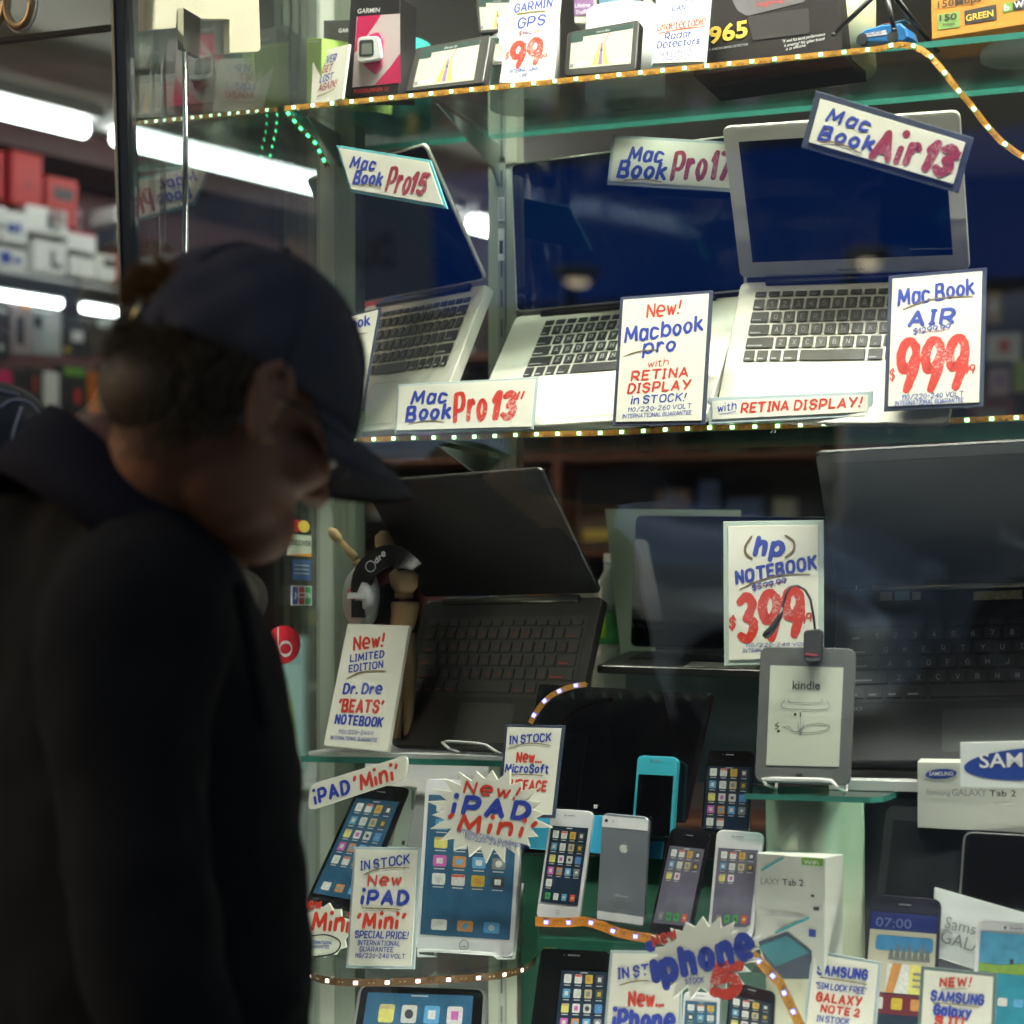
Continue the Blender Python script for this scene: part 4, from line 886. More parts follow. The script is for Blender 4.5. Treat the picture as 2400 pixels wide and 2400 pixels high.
sign('pale green bordered sign with the red 399 price', 'B4', [(-15, 198), (635, 188), (635, 1115), (-10, 1130)], Yt(1812, -.035), [
    ('~', [(170, 300), (132, 360), (135, 410), (172, 440)], 15, 'g'), ('~', [(392, 292), (442, 330), (440, 390), (390, 434)], 13, 'g'), ('hp', 180, 412, 378, 412, 115, 'b', 3.0, .2), ('NOTEBOOK', 68, 602, 592, 498, 82, 'b', 2.5), ('~', [(95, 640), (230, 580), (380, 545), (550, 542)], 8, 'g'),
    ('$599.99', 175, 648, 398, 598, 38, 'b', 1.6), ('~', [(180, 622), (290, 612), (395, 582)], 4, 'm'), ('399', 84, 968, 512, 922, 312, 'R', 3.0), ('$', 25, 892, 66, 890, 75, 'r', 1.6), ('.99', 480, 870, 566, 840, 58, 'r', 1.6),
    ('110/220-240 VOLT', 130, 1012, 560, 1002, 24, 'b', 1.4), ('INTERNATIONAL GUARANTEE', 112, 1046, 600, 1036, 24, 'b', 1.4)], border=(PGRN, 34), tilt=10, easel=True)
sign('slanting pill shaped white sign above the black mini tablet', 'B5', [(75, 385), (708, 190), (695, 345), (60, 555)], Yt(825, -.075), [
    ('iPAD', 104, 506, 336, 430, 86, 'b', 2.2), ("'Mini'", 362, 425, 652, 338, 96, 'r', 2.0)], rnd=.011, tilt=6, thick=.005)
burst('white starburst sign in front of the white mini tablet', 'B5', (1232, 575), 375, 285, 8, 22, Yt(1147, -.16), [
    ('New!', 1062, 430, 1425, 478, 76, 'r', 2.0), ('iPAD', 980, 556, 1492, 604, 108, 'b', 3.2), ("'Mini'", 945, 662, 1530, 722, 100, 'r', 2.9), ('INTERNATIONAL GUARANTEE', 1025, 690, 1478, 798, 26, 'b', 1.3), ('110/220-240 VOLT', 1072, 732, 1412, 808, 26, 'b', 1.3)])
sign('tall white sleeved sign in stock at a special price, by the white mini tablet', 'B5', [(355, 785), (787, 790), (747, 1578), (303, 1570)], Yt(897, -.165), [
    ('IN STOCK', 402, 937, 722, 890, 60, 'b', 1.5), ('~', [(425, 966), (500, 934), (600, 922), (716, 922)], 7, 'g'), ('New', 443, 1034, 668, 1028, 66, 'r', 2.0), ('iPAD', 398, 1150, 712, 1156, 86, 'b', 2.9), ('~', [(415, 1182), (540, 1184), (662, 1190)], 8, 'g'),
    ("'Mini'", 372, 1304, 688, 1308, 92, 'r', 2.8), ('SPECIAL PRICE!', 365, 1372, 712, 1380, 46, 'b', 1.6), ('INTERNATIONAL', 382, 1420, 658, 1426, 32, 'b', 1.4), ('GUARANTEE', 395, 1460, 614, 1466, 32, 'b', 1.4), ('110/220-240 VOLT', 365, 1502, 692, 1508, 30, 'b', 1.4)], border=(PALE, 18), tilt=9, easel=True)
burst('small round edged white sign partly hidden by the dark jacket', 'B5', (160, 1335), 165, 175, 0, 13, Yt(757, -.13), [
    ('New', 20, 1190, 150, 1180, 60, 'r', 2.2), ('Mini', 84, 1312, 326, 1330, 112, 'r', 2.3), ('~', [(40, 1370), (180, 1355), (270, 1400), (240, 1470), (120, 1495), (40, 1480)], 9, 'k'), ('INTERNATIONAL', 60, 1412, 220, 1415, 22, 'b', 1.3), ('GUARANTEE', 70, 1440, 200, 1443, 22, 'b', 1.3)], depth=.88)
sign('white sign with dark right border in front of the black tablet', 'B5', [(1335, -8), (1722, 0), (1655, 600), (1285, 590)], Yt(1244, -.11), [
    ('IN STOCK', 1363, 118, 1634, 100, 52, 'b', 1.6), ('~', [(1360, 152), (1450, 122), (1540, 118), (1632, 132)], 6, 'g'), ('New...', 1408, 236, 1572, 236, 66, 'r', 1.9), ('MicroSoft', 1335, 302, 1618, 306, 54, 'b', 1.7), ('~', [(1340, 316), (1460, 318), (1582, 326)], 6, 'g'), ('SURFACE', 1333, 412, 1602, 422, 66, 'r', 2.0)], border=(NAVY, 20), tilt=10)
burst('white starburst sign with blue phone lettering and a red five', 'B6', (1225, 1500), 385, 255, -12, 21, Yt(1645, -.225), [
    ('New', 918, 1432, 1072, 1368, 72, 'r', 2.2), ('phone', 975, 1650, 1568, 1478, 172, 'b', 3.2), ('i', 908, 1648, 960, 1634, 215, 'b', 3.2), ('in', 1155, 1628, 1205, 1620, 38, 'b', 1.5), ('STOCK', 1120, 1672, 1242, 1660, 34, 'b', 1.6), ('5', 1268, 1748, 1505, 1742, 205, 'R', 3.6)], depth=.76)
sign('white sign reading in stock new, below the silver phones', 'B6', [(635, 1455), (1105, 1460), (1090, 2060), (585, 2050)], Yt(1513, -.20), [
    ('IN STOCK', 688, 1638, 1055, 1588, 70, 'b', 1.7), ('~', [(700, 1680), (800, 1655), (912, 1652)], 8, 'g'), ('New...', 752, 1812, 985, 1812, 92, 'r', 2.0), ('iPhone', 648, 1945, 1050, 1958, 112, 'b', 2.8)], border=(PALE, 20), tilt=8)
sign('pale blue bordered sign about an unlocked note phone', 'B7', [(560, 1455), (1012, 1530), (965, 2060), (495, 1990)], Yt(1980, -.17), [
    ('SAMSUNG', 592, 1606, 918, 1642, 62, 'b', 2.4), ('~', [(615, 1630), (760, 1650), (915, 1676)], 8, 'g'), ("'SIM LOCK FREE'", 583, 1698, 912, 1738, 42, 'b', 1.5), ('GALAXY', 583, 1778, 882, 1814, 56, 'r', 2.5), ('NOTE 2', 612, 1850, 868, 1884, 48, 'r', 2.4), ('IN STOCK', 590, 1912, 800, 1936, 40, 'b', 1.6)], border=(PALE, 22), tilt=9)
sign('grey green bordered sign announcing a new phone, in the lower right corner', 'B7', [(1265, 1555), (1758, 1605), (1740, 2060), (1238, 2030)], Yt(2242, -.18), [
    ('NEW!', 1385, 1688, 1595, 1684, 56, 'r', 2.0), ('~', [(1400, 1706), (1560, 1704)], 5, 'g'), ('SAMSUNG', 1326, 1776, 1672, 1806, 64, 'b', 2.3), ('~', [(1350, 1794), (1500, 1806), (1642, 1824)], 8, 'g'), ('Galaxy', 1345, 1868, 1590, 1892, 68, 'b', 2.2), ('S III', 1350, 1938, 1545, 1955, 64, 'r', 2.8)], border=(GREYG, 24), tilt=9)
# printed cards
def ellq(ctr, rx, ry, rot, n=40): return [(ctr[0]+rx*math.cos(6.2832*k/n)*math.cos(R(rot))-ry*math.sin(6.2832*k/n)*math.sin(R(rot)), ctr[1]+rx*math.cos(6.2832*k/n)*math.sin(R(rot))+ry*math.sin(6.2832*k/n)*math.cos(R(rot))) for k in range(n)]
def logo_card(label, v, cs, Y, ell, word, yaw, tilt, name='printed_card', extra=None, thick=.003, edge=None):
    c = [vw(v, *q) for q in cs]; pl = PL.at(sum(q[0] for q in c)/4, sum(q[1] for q in c)/4, Y, yaw, tilt); loc = ccw([pl.hit(*q) for q in c])
    t = thing(name, label, 'sign', pl.M); mb = MB(); mb.prism(loc, -thick, 0, mat('white_printed_card', (.72, .76, .74), .45, var=.03), .0005); mb.build('card', t)
    if ell:
        mb = MB(); mb.flat([pl.hit(*vw(v, *q)) for q in ellq(*ell)], .0004, INK('N')); mb.build('blue_oval', t)
    mb = MB(); write(mb, pl, v, word, .0009); mb.build('print', t); return t
logo_card('white card with a large blue oval cut off by the right edge', 'B4', [(1520, 1628), (2480, 1606), (2480, 1930), (1520, 1915)], Yt(2420, -.13), ((1995, 1768), 452, 105, -3), [('SAMSUNG', 1645, 1792, 2340, 1780, 92, 'w', 'F', .012)], 14, 8)
logo_card('white carton lid printed with thin grey type, slanting behind the white phone', 'B7', [(1355, 1045), (2050, 1245), (2040, 1720), (1328, 1482)], Yt(2310, -.10), None, [('Samsung', 1415, 1308, 1760, 1394, 76, 'n', 'F'), ('GALAXY', 1385, 1400, 1800, 1524, 84, 'n', 'F')], 10, 12, thick=.02)
# ================================================================ phones, tablets and other devices
IC = [(.75, .78, .72), (.72, .72, .70), (.55, .40, .05), (.05, .05, .06), (.10, .30, .48), (.65, .66, .62), (.50, .42, .22), (.06, .06, .05), (.72, .66, .18), (.70, .70, .68), (.60, .60, .58), (.10, .22, .50),
      (.55, .12, .42), (.55, .25, .08), (.12, .34, .60), (.22, .23, .24), (.05, .33, .08), (.62, .10, .06)]
def icm(k): return mat('app_icon_%d' % k, IC[k], .3, var=.25, vs=220)
def wall(name, a): return mat(name, a, .12, coat=.5, var=.35, vs=26)
W_BLUE = wall('blue_wallpaper', (.035, .11, .20)); W_DARK = wall('dark_wallpaper', (.02, .035, .06)); W_VIO = wall('grey_violet_wallpaper', (.15, .14, .19)); W_OFF = SCREEN()
def device(name, label, cat, v, cs, Y, body, scr=None, swall=None, grid=None, dock=None, home=None, ear=True, thick=.009, tilt=12, yaw=YAW, rnd=.008, face=None, group=None, cam=False, icons=None, stand=True, topbar=True):
    c = [vw(v, *q) for q in cs]; cx, cy_ = sum(q[0] for q in c)/4, sum(q[1] for q in c)/4
    pl = PL.at(cx, cy_, Y, yaw, tilt); q = [pl.hit(*p) for p in c]; bq = BQ(q)
    t = thing(name, label, cat, pl.M, group); W = (q[1]-q[0]).length; Hh = (q[0]-q[3]).length
    mb = MB(); mb.prism(roundq(ccw(q), rnd, 6), -thick, 0, body, .0010); mb.build('body', t)
    if face:
        mb = MB(); mb.prism(roundq(ccw(bq.rect(.025, .015, .975, .985)), rnd*.85, 6), .0001, .0004, face, .0001); mb.build('front_glass', t)
    if scr:
        mb = MB(); r = bq.rect(*scr); mb.prism(ccw(r), .0005, .0007, swall); so = mb.build('screen', t)
        sb = BQ([bq(scr[0], scr[3]), bq(scr[2], scr[3]), bq(scr[2], scr[1]), bq(scr[0], scr[1])])
        if grid or dock or icons:
            mb = MB()
            if grid:
                nx, ny, u0, v0, u1, v1, skip = grid; rs_ = random.Random(len(label))
                order = list(range(16)) if nx*ny > 8 else [8, 10, 14, 9, 17, 3, 11, 13, 2, 7]
                n = 0
                for j in range(ny):
                    for i in range(nx):
                        n += 1
                        if n > skip: break
                        a = u0+(u1-u0)*i/nx; b = v1-(v1-v0)*(j+1)/ny; su = (u1-u0)/nx; sv = (v1-v0)/ny
                        z = .0009; k = order[(n-1) % len(order)]
                        mb.flat(roundq(sb.rect(a+su*.16, b+sv*.30, a+su*.84, b+sv*.92), W*.018, 3), z, icm(k))
                        g = icm((k*5+3) % 18)
                        if k in (8, 1): mb.flat(sb.rect(a+su*.18, b+sv*.76, a+su*.82, b+sv*.90), z+1e-4, icm(17 if k == 1 else 6))
                        elif k in (10, 15, 0): mb.flat([p for p in disc(sb(a+su*.5, b+sv*.61), W*.034, W*.034, 14)], z+1e-4, icm(9 if k == 15 else g and (k*7+5) % 18))
                        else: mb.flat(sb.rect(a+su*.34, b+sv*.46, a+su*.66, b+sv*.76), z+1e-4, g)
                        mb.flat(sb.rect(a+su*.22, b+sv*.14, a+su*.78, b+sv*.20), z, INK('l'))
            if dock:
                v0, v1, ks = dock; n = len(ks)
                for i, k in enumerate(ks):
                    a = .06+.88*i/n; su = .88/n
                    mb.flat(roundq(sb.rect(a+su*.2, v0+(v1-v0)*.2, a+su*.8, v1), W*.018, 3), .0009, icm(k))
                    mb.flat(disc(sb(a+su*.5, v0+(v1-v0)*.6), W*.03, W*.03, 12), .0010, icm((k+9) % 18))
            if icons: icons(mb, sb, W)
            if topbar: mb.flat(sb.rect(.42, .972, .58, .985), .0009, INK('l'))
            mb.build('icons', so)
    if home:
        mb = MB(); p = bq(*home); ribbon(mb, [(p.x+W*.045*math.cos(6.2832*k/20), p.y+W*.045*math.sin(6.2832*k/20)) for k in range(21)], W*.008, .0008, INK('n'), 0)
        ribbon(mb, [bq(home[0]-.02, home[1]-.01), bq(home[0]+.02, home[1]-.01)], W*.008, .0008, INK('n'), 0); mb.build('home_button', t)
    if ear:
        mb = MB(); ribbon(mb, [bq(.42, .945), bq(.58, .945)], W*.022, .0008, INK('n'), 0); mb.flat(disc(bq(.36, .945), W*.018, W*.018, 10), .0008, INK('k')); mb.build('earpiece', t)
    if stand:
        p = bq(.5, .55); b0 = bq(.5, 0); mb = MB()
        mb.prism([(b0.x-W*.3, b0.y+.001), (b0.x+W*.3, b0.y+.001), (p.x+W*.12, p.y), (p.x-W*.12, p.y)], -thick-.004, -thick-.0015, CLEAR())
        mb.box((b0.x-W*.3, b0.y-.003, -thick-.02), (b0.x+W*.3, b0.y-.0005, .006), CLEAR()); mb.build('stand', t)
    return t, pl, bq, W, Hh
WPH = mat('white_phone_glass', (.76, .76, .77), .12, coat=.4, var=.02); KPH = mat('black_phone_glass', (.008, .008, .009), .08, coat=.4, var=0); SPH = mat('silver_phone_metal', (.30, .33, .37), .35, .6, var=.03)
GRID5 = (4, 5, .04, .16, .96, .95, 17); D4 = [16, 9, 14, 17]
PH = 'phones standing on the low display step'
device('phone', 'white phone with blue home screen, leftmost of the phone row', 'phone', 'B6', [(255, 537), (527, 556), (428, 1277), (153, 1247)], Yt(1320, -.12), WPH, (.06, .15, .94, .845), W_DARK, GRID5, (.02, .13, D4), (.5, .075), rnd=.009, group=PH)
t, pl, bq, W, Hh = device('phone', 'silver phone shown from its back with an apple mark', 'phone', 'B6', [(585, 565), (887, 592), (850, 1310), (545, 1265)], Yt(1457, -.125), SPH, None, ear=False, rnd=.009, group=PH)
mb = MB(); mb.prism(ccw(bq.rect(.012, .87, .988, .975)), .0002, .0005, WPH); mb.prism(ccw(bq.rect(.012, .02, .988, .095)), .0002, .0005, WPH); mb.build('glass_bands', t)
mb = MB(); mb.flat(disc(bq(.10, .93), W*.035, W*.035, 16), .0009, INK('k')); mb.flat(disc(bq(.24, .93), W*.014, W*.014, 10), .0009, INK('n')); mb.build('camera_lens', t)
mb = MB(); a = bq(.5, .69); s_ = W*.012
AP = [(0, 4.6), (-2.2, 5.3), (-4.6, 4.6), (-6.2, 1.8), (-5.8, -1.8), (-4.2, -5), (-2.4, -6.6), (-.8, -6.2), (0, -5.9), (.8, -6.2), (2.4, -6.6), (4.2, -5), (5.5, -2.4), (4.2, -1), (3.5, .8), (3.9, 2.6), (5.2, 3.9), (3.6, 5), (2, 5.2)]
mb.flat([(a.x+x*s_*1.25, a.y+y*s_*1.25) for x, y in AP], .0004, INK('l')); mb.flat([(a.x+x*s_*1.25, a.y+y*s_*1.25) for x, y in ((.1, 5.6), (.3, 7.4), (2.2, 9), (2.3, 7.2))], .0004, INK('l')); mb.build('maker_mark', t)
mb = MB(); printed(mb, 'iPhone', bq(.36, .245), bq(.64, .245), W*.06, INK('l'), .0004)
for k in range(3): ribbon(mb, [bq(.25+.05*k, .20-.022*k), bq(.75-.05*k, .20-.022*k)], W*.012, .0004, INK('n'), 0)
mb.build('print', t)
device('phone', 'turquoise phone with a dark screen, standing behind the row', 'phone', 'B6', [(812, 193), (1072, 205), (1038, 720), (772, 705)], Yt(1540, -.095), mat('turquoise_phone', (.05, .42, .52), .3), (.07, .0, .93, .76), W_OFF, None, thick=.014, group=PH)
device('media_player', 'black pocket player with colourful icons, behind the row at right', 'player', 'B6', [(1262, 158), (1562, 166), (1530, 700), (1222, 680)], Yt(1705, -.085), KPH, (.04, .02, .97, .80), W_DARK, (4, 5, .03, .0, .97, .98, 18), group=PH)
device('phone', 'black phone with grey violet wallpaper in the front row', 'phone', 'B6', [(1028, 660), (1288, 690), (1150, 1370), (880, 1345)], Yt(1600, -.135), KPH, (.07, .10, .93, .83), W_VIO, (4, 3, .05, .53, .96, .97, 10), (.02, .15, [15, 16, 16, 17]), rnd=.009, group=PH)
device('phone', 'white phone with grey violet wallpaper in the front row', 'phone', 'B6', [(1325, 673), (1628, 695), (1552, 1375), (1262, 1370)], Yt(1730, -.135), WPH, (.07, .10, .93, .83), W_VIO, (4, 3, .05, .53, .96, .97, 10), (.02, .15, [15, 16, 16, 17]), rnd=.009, group=PH)
device('phone', 'large black phone in a studded case, lower left of the sleeved phone sign', 'phone', 'B6', [(186, 1440), (628, 1462), (600, 2140), (95, 2130)], Yt(1335, -.16), KPH, (.34, .02, .99, .80), W_DARK, (4, 5, .04, .08, .96, .97, 18), group=PH, thick=.014)
device('phone', 'dark phone partly behind the starburst with the red five', 'phone', 'B6', [(1110, 1720), (1345, 1735), (1332, 2160), (1085, 2150)], Yt(1640, -.165), WPH, (.07, .05, .93, .86), W_BLUE, (3, 5, .03, .05, .97, .95, 15), group=PH)
device('phone', 'black phone tilted below the starburst with the red five', 'phone', 'B6', [(1408, 1650), (1702, 1725), (1680, 2160), (1360, 2150)], Yt(1760, -.165), KPH, (.06, .05, .95, .82), W_DARK, (4, 5, .03, .05, .97, .97, 18), group=PH)
device('tablet', 'black mini tablet with rows of icons, leaning behind the pill sign', 'tablet', 'B5', [(395, 372), (712, 402), (385, 1215), (38, 1150)], Yt(820, -.03), KPH, (.07, .09, .93, .88), W_BLUE, (4, 5, .05, .28, .95, .96, 20), (.03, .13, [9, 13, 14]), rnd=.010)
device('tablet', 'white mini tablet with icons and a white border, on the curved shelf', 'tablet', 'B5', [(822, 343), (1458, 372), (1388, 1500), (752, 1458)], Yt(1100, -.075), WPH, (.045, .095, .955, .905), W_BLUE, (4, 5, .06, .32, .94, .97, 20), (.02, .115, [0, 13, 14]), (.5, .05), ear=False, rnd=.012, stand=True)
device('tablet', 'black tablet with silver rim under the curved shelf', 'tablet', 'B5', [(392, 1672), (1218, 1702), (1180, 2350), (285, 2330)], Yt(990, -.03), mat('silver_rim', (.5, .5, .48), .3, .7), (.08, .03, .90, .92), W_BLUE, (4, 2, .10, .25, .95, .90, 8), face=KPH, rnd=.014, ear=False)
# wooden and dark devices at right
def note_icons(mb, sb, W):
    mb.flat(sb.rect(0, .86, 1, 1), .0008, mat('screen_deep_blue', (.02, .03, .16), .2, var=.1)); printed(mb, '07:00', sb(.08, .885), sb(.62, .885), W*.13, mat('screen_blue_type', (.16, .2, .42), .3, var=0), .0012)
    mb.flat(sb.rect(0, .60, 1, .86), .0008, mat('screen_cream', (.50, .47, .36), .3, var=.1))
    mb.flat(sb.rect(.10, .70, .96, .82, W*.06), .0010, mat('screen_sky', (.06, .24, .45), .3, var=.3, vs=90))
    for k in range(7): x = .3+.09*k; mb.flat([sb(x, .63), sb(x+.09, .63), sb(x+.07, .70+.02*(k % 3)), sb(x+.045, .74+.03*(k % 2)), sb(x+.02, .70)], .0012, mat('screen_grey_roofs', (.16, .17, .16), .4, var=.4, vs=200))
    mb.flat(sb.rect(0, .37, .30, .60), .0008, mat('screen_cream', (.50, .47, .36), .3, var=.1)); mb.flat([sb(.3, .37), sb(.42, .37), sb(.52, .60), sb(.38, .60)], .0012, icm(13)); mb.flat(sb.rect(.30, .37, .63, .60), .0008, icm(5)); mb.flat(sb.rect(.63, .37, 1, .60), .0008, icm(8))
    for k in range(3): ribbon(mb, [sb(.70, .53-.05*k), sb(.92, .53-.05*k)], W*.03, .0012, INK('n'), 0)
    mb.flat(sb.rect(0, .20, 1, .36), .0008, mat('screen_maroon', (.12, .02, .03), .3, var=.1))
    for k in range(3): mb.flat(sb.rect(.12+.28*k, .24, .28+.28*k, .33, W*.02), .0012, icm((10, 2, 13)[k]))
device('phone', 'large dark phone showing 07:00 on a blue band', 'phone', 'B7', [(940, 1088), (1397, 1125), (1345, 2120), (850, 2080)], Yt(2120, -.125), mat('dark_slate_phone', (.03, .03, .045), .2), (.04, .06, .96, .885), W_DARK, icons=note_icons, rnd=.011, thick=.011, topbar=False)
def s3_icons(mb, sb, W):
    mb.flat(sb.rect(0, .68, 1, 1), .0008, mat('screen_sky2', (.08, .30, .46), .3, var=.5, vs=50)); mb.flat([sb(0, .62), sb(1, .60), sb(1, .70), sb(.6, .72), sb(.3, .69), sb(0, .70)], .0011, mat('screen_meadow', (.18, .30, .05), .4, var=.3, vs=120))
    mb.flat([sb(.45, .71), sb(.5, .71), sb(.49, .76), sb(.44, .75)], .0013, INK('k'))
    mb.flat(sb.rect(0, 0, 1, .61), .0008, mat('screen_teal', (.03, .22, .30), .3, var=.35, vs=40))
    for k in range(4): mb.flat(sb.rect(.08+.23*k, .30, .22+.23*k, .38, W*.02), .0012, icm((3, 10, 14, 2)[k]))
device('phone', 'white phone with a meadow wallpaper at the right edge', 'phone', 'B7', [(1628, 1248), (2150, 1292), (2075, 2120), (1575, 2080)], Yt(2370, -.13), WPH, (.06, .09, .94, .90), W_BLUE, icons=s3_icons, rnd=.013, ear=True, topbar=False)
TBK = mat('dark_tablet_shell', (.035, .036, .038), .35)
device('tablet', 'dark grey tablet, left of two standing before the white carton', 'tablet', 'B7', [(1045, 508), (1652, 562), (1582, 1165), (975, 1125)], Yt(2175, -.06), TBK, (.09, .06, .91, .84), mat('tablet_glass_grey', (.02, .022, .026), .06, coat=.5), rnd=.014, ear=False)
device('tablet', 'dark grey tablet with a silver rim at the right edge', 'tablet', 'B7', [(1540, 685), (2190, 722), (2130, 1330), (1495, 1290)], Yt(2360, -.075), mat('tablet_rim_grey', (.18, .19, .19), .35, .5), (.06, .05, .95, .95), W_OFF, face=KPH, rnd=.012, ear=False)
t, pl, bq, W, Hh = device('tablet', 'wide black tablet leaning with its bright blue keyboard cover', 'tablet', 'B3', [(172, 1250), (1300, 1312), (1120, 2150), (30, 2060)], Yt(1445, -.055), KPH, (.03, .04, .97, .95), W_OFF, rnd=.006, ear=False)
mb = MB()
wc = pl.hit(*vw('B6', 542, 526))
for i in (-1, 1):
    for j in (-1, 1): mb.flat([(wc.x+i*.0013-.0011, wc.y+j*.0013-.0011), (wc.x+i*.0013+.0011, wc.y+j*.0013-.0011+.0003*i), (wc.x+i*.0013+.0011, wc.y+j*.0013+.0011), (wc.x+i*.0013-.0011, wc.y+j*.0013+.0011-.0003*i)], .0010, INK('w'))
mb.build('window_mark', t)
CY = mat('bright_blue_cover', (.05, .45, .68), .45)
a = pl.hit(1252, 1904); b = pl.hit(1560, 2022); mb = MB(); mb.prism([pl.hit(*vw('B6', *q)) for q in ((120, 700), (180, 590), (585, 585), (870, 750), (990, 755), (975, 870), (560, 832), (120, 800))], .003, .007, CY, .0006); mb.build('keyboard_cover', t)
# e-reader on its wire stand with a clip lamp
KSH = mat('grey_reader_shell', (.125, .13, .13), .4)
t, pl, bq, W, Hh = device('e_reader', 'grey e-reader with a pale page showing a cable drawing', 'e-reader', 'B4', [(228, 1008), (842, 1020), (803, 1905), (190, 1880)], Yt(1890, -.105), KSH, None, ear=False, rnd=.011, stand=False)
mb = MB(); mb.prism(ccw([pl.hit(*vw('B4', *q)) for q in ((292, 1130), (765, 1145), (735, 1787), (265, 1776))]), .0003, .0007, mat('e_ink_page', (.56, .60, .50), .6, var=.03)); so = mb.build('screen', t)
mb = MB(); write(mb, pl, 'B4', [('kindle', 435, 1285, 612, 1288, 56, 'k', 'F', .006), ('~', [(388, 1350), (380, 1408), (655, 1412), (658, 1355)], 4, 'n'), ('~', [(418, 1350), (422, 1370), (615, 1372), (620, 1352)], 4, 'n'), ('~', [(487, 1470), (487, 1588)], 4, 'n'), ('~', [(470, 1500), (487, 1575), (508, 1500)], 4, 'n'),
    ('~', [(372, 1528), (410, 1545), (445, 1560), (480, 1555), (520, 1520), (600, 1508), (670, 1520), (660, 1545), (560, 1565), (440, 1560)], 5, 'n'), ('~', [(380, 1530), (410, 1528), (440, 1552)], 4, 'n'), ('~', [(345, 1500), (325, 1520), (345, 1525), (325, 1545)], 5, 'k'), ('~', [(487, 1438), (487, 1462)], 8, 'k')], .0011)
for q in ((453, 1448), (345, 1557)): p = pl.hit(*vw('B4', *q)); mb.flat(disc(p, .0018, .0018, 12), .0012, INK('k'))
mb.build('print', so)
mb = MB(); p = bq(.47, .055); mb.prism([(p.x-.004, p.y-.002), (p.x+.004, p.y-.002), (p.x+.004, p.y+.002), (p.x-.004, p.y+.002)], .0002, .0006, BLACKP()); mb.build('button', t)
cl = thing('clip_lamp', 'small black clip lamp with a bent neck on the e-reader', 'reading lamp', pl.M)
mb = MB(); mb.prism(roundq(ccw([pl.hit(*vw('B4', *q)) for q in ((518, 915), (640, 905), (636, 1105), (522, 1108))]), .006), .001, .014, mat('black_rubber', (.02, .02, .022), .5), .002); mb.build('clip', cl)
mb = MB(); write(mb, pl, 'B4', [('~', [(535, 1072), (605, 1078)], 14, 'm')], .0145); mb.build('print', cl)
mb = MB(); mb.tube([(*pl.hit(*vw('B4', *q)), z) for q, z in (((588, 905), .008), ((582, 830), .011), ((565, 720), .014), ((535, 665), .018), ((490, 640), .022), ((450, 650), .026), ((425, 700), .03), ((405, 790), .032))], .0016, BLACKP(), 8); mb.build('neck', cl, smooth=True)
mb = MB(); mb.tube([(*pl.hit(*vw('B4', *q)), z) for q, z in (((405, 790), .032), ((385, 850), .032), ((340, 925), .032), ((300, 968), .032), ((285, 982), .032))], [.0018, .0035, .0048, .0052, .003], BLACKP(), 10); mb.build('lamp_head', cl, smooth=True)
def wire(lab, v, pts, Y, r=.0022, w=.0, name='wire_stand', yaw=YAW):
    c = [vw(v, *q) for q in pts]; pl_ = PL.at(c[0][0], c[0][1], Y, yaw, 10); t_ = thing(name, lab, 'stand', pl_.M)
    mb_ = MB(); p = [Vector((*pl_.hit(*q), w)) for q in c]
    if len(p) > 3: p = [p[0]]+[x for i in range(len(p)-1) for x in (p[i].lerp(p[i+1], .15), p[i].lerp(p[i+1], .85))]+[p[-1]]
    mb_.tube(p, r, WHITEP(), 8)
    b = p[0]+Vector((0, 0, -.06)); b2 = p[-1]+Vector((0, 0, -.06)); mb_.tube([p[0], b, b+Vector((0, .10, -.02))], r*.9, WHITEP(), 8); mb_.tube([p[-1], b2, b2+Vector((0, .10, -.02))], r*.9, WHITEP(), 8)
    mb_.build('wire', t_, smooth=True)
wire('white wire stand holding the e-reader', 'B4', [(262, 1900), (235, 1862), (680, 1870), (725, 1920)], Yt(1850, -.118))
wire('white wire stand in front of the black laptop', 'B5', [(975, 155), (920, 100), (1200, 120), (1285, 175)], Yt(1090, -.006))
wire('white wire stand holding the white mini tablet', 'B5', [(775, 1490), (770, 1452), (1260, 1478), (1290, 1505)], Yt(1060, -.10))
# ================================================================ cartons, risers and low shelves
def carton(label, v, cs, Y, yaw, tilt, dep, m, lines=(), ell=None, patches=(), name='carton', topm=None, group=None):
    c = [vw(v, *q) for q in cs]; pl_ = PL.at(sum(q[0] for q in c)/4, sum(q[1] for q in c)/4, Y, yaw, tilt); q = [pl_.hit(*p) for p in c]; bq_ = BQ(q)
    t_ = thing(name, label, 'box', pl_.M, group); mb_ = MB(); mb_.prism(ccw(q), -dep, 0, m, .0008); mb_.build('carton_body', t_)
    mb_ = MB()
    for u0, v0, u1, v1, ink in patches: mb_.flat(bq_.rect(u0, v0, u1, v1), .0006, INK(ink) if isinstance(ink, str) else ink)
    if ell: mb_.flat([pl_.hit(*vw(v, *p)) for p in ellq(*ell)], .0006, INK('N'))
    write(mb_, pl_, v, lines, .0011)
    if mb_.v: mb_.build('print', t_)
    return t_, pl_, bq_
PCT = mat('pale_printed_carton', (.60, .62, .55), .5, var=.03)
t, pl, bq = carton('white carton with a green tag and thin grey type beside the white phone', 'B7', [(205, 826), (648, 858), (640, 1640), (180, 1600)], Yt(1850, -.155), 38, 0, .045, PCT,
    [('LAXY', 232, 1026, 356, 1032, 40, 'n', 'F'), ('Tab 2', 372, 1034, 508, 1040, 42, 'k', 'F', .004), ('~', [(240, 935), (375, 858)], 14, 't'), ('~', [(330, 1340), (540, 1245)], 16, 't'), ('~', [(270, 1220), (500, 1240)], 14, 'l')], None, ((.66, .93, .97, .995, 'G'), (.80, .67, .85, .69, 'k'), (.84, .56, .92, .59, 'k'), (.78, .34, .88, .40, 'N')))
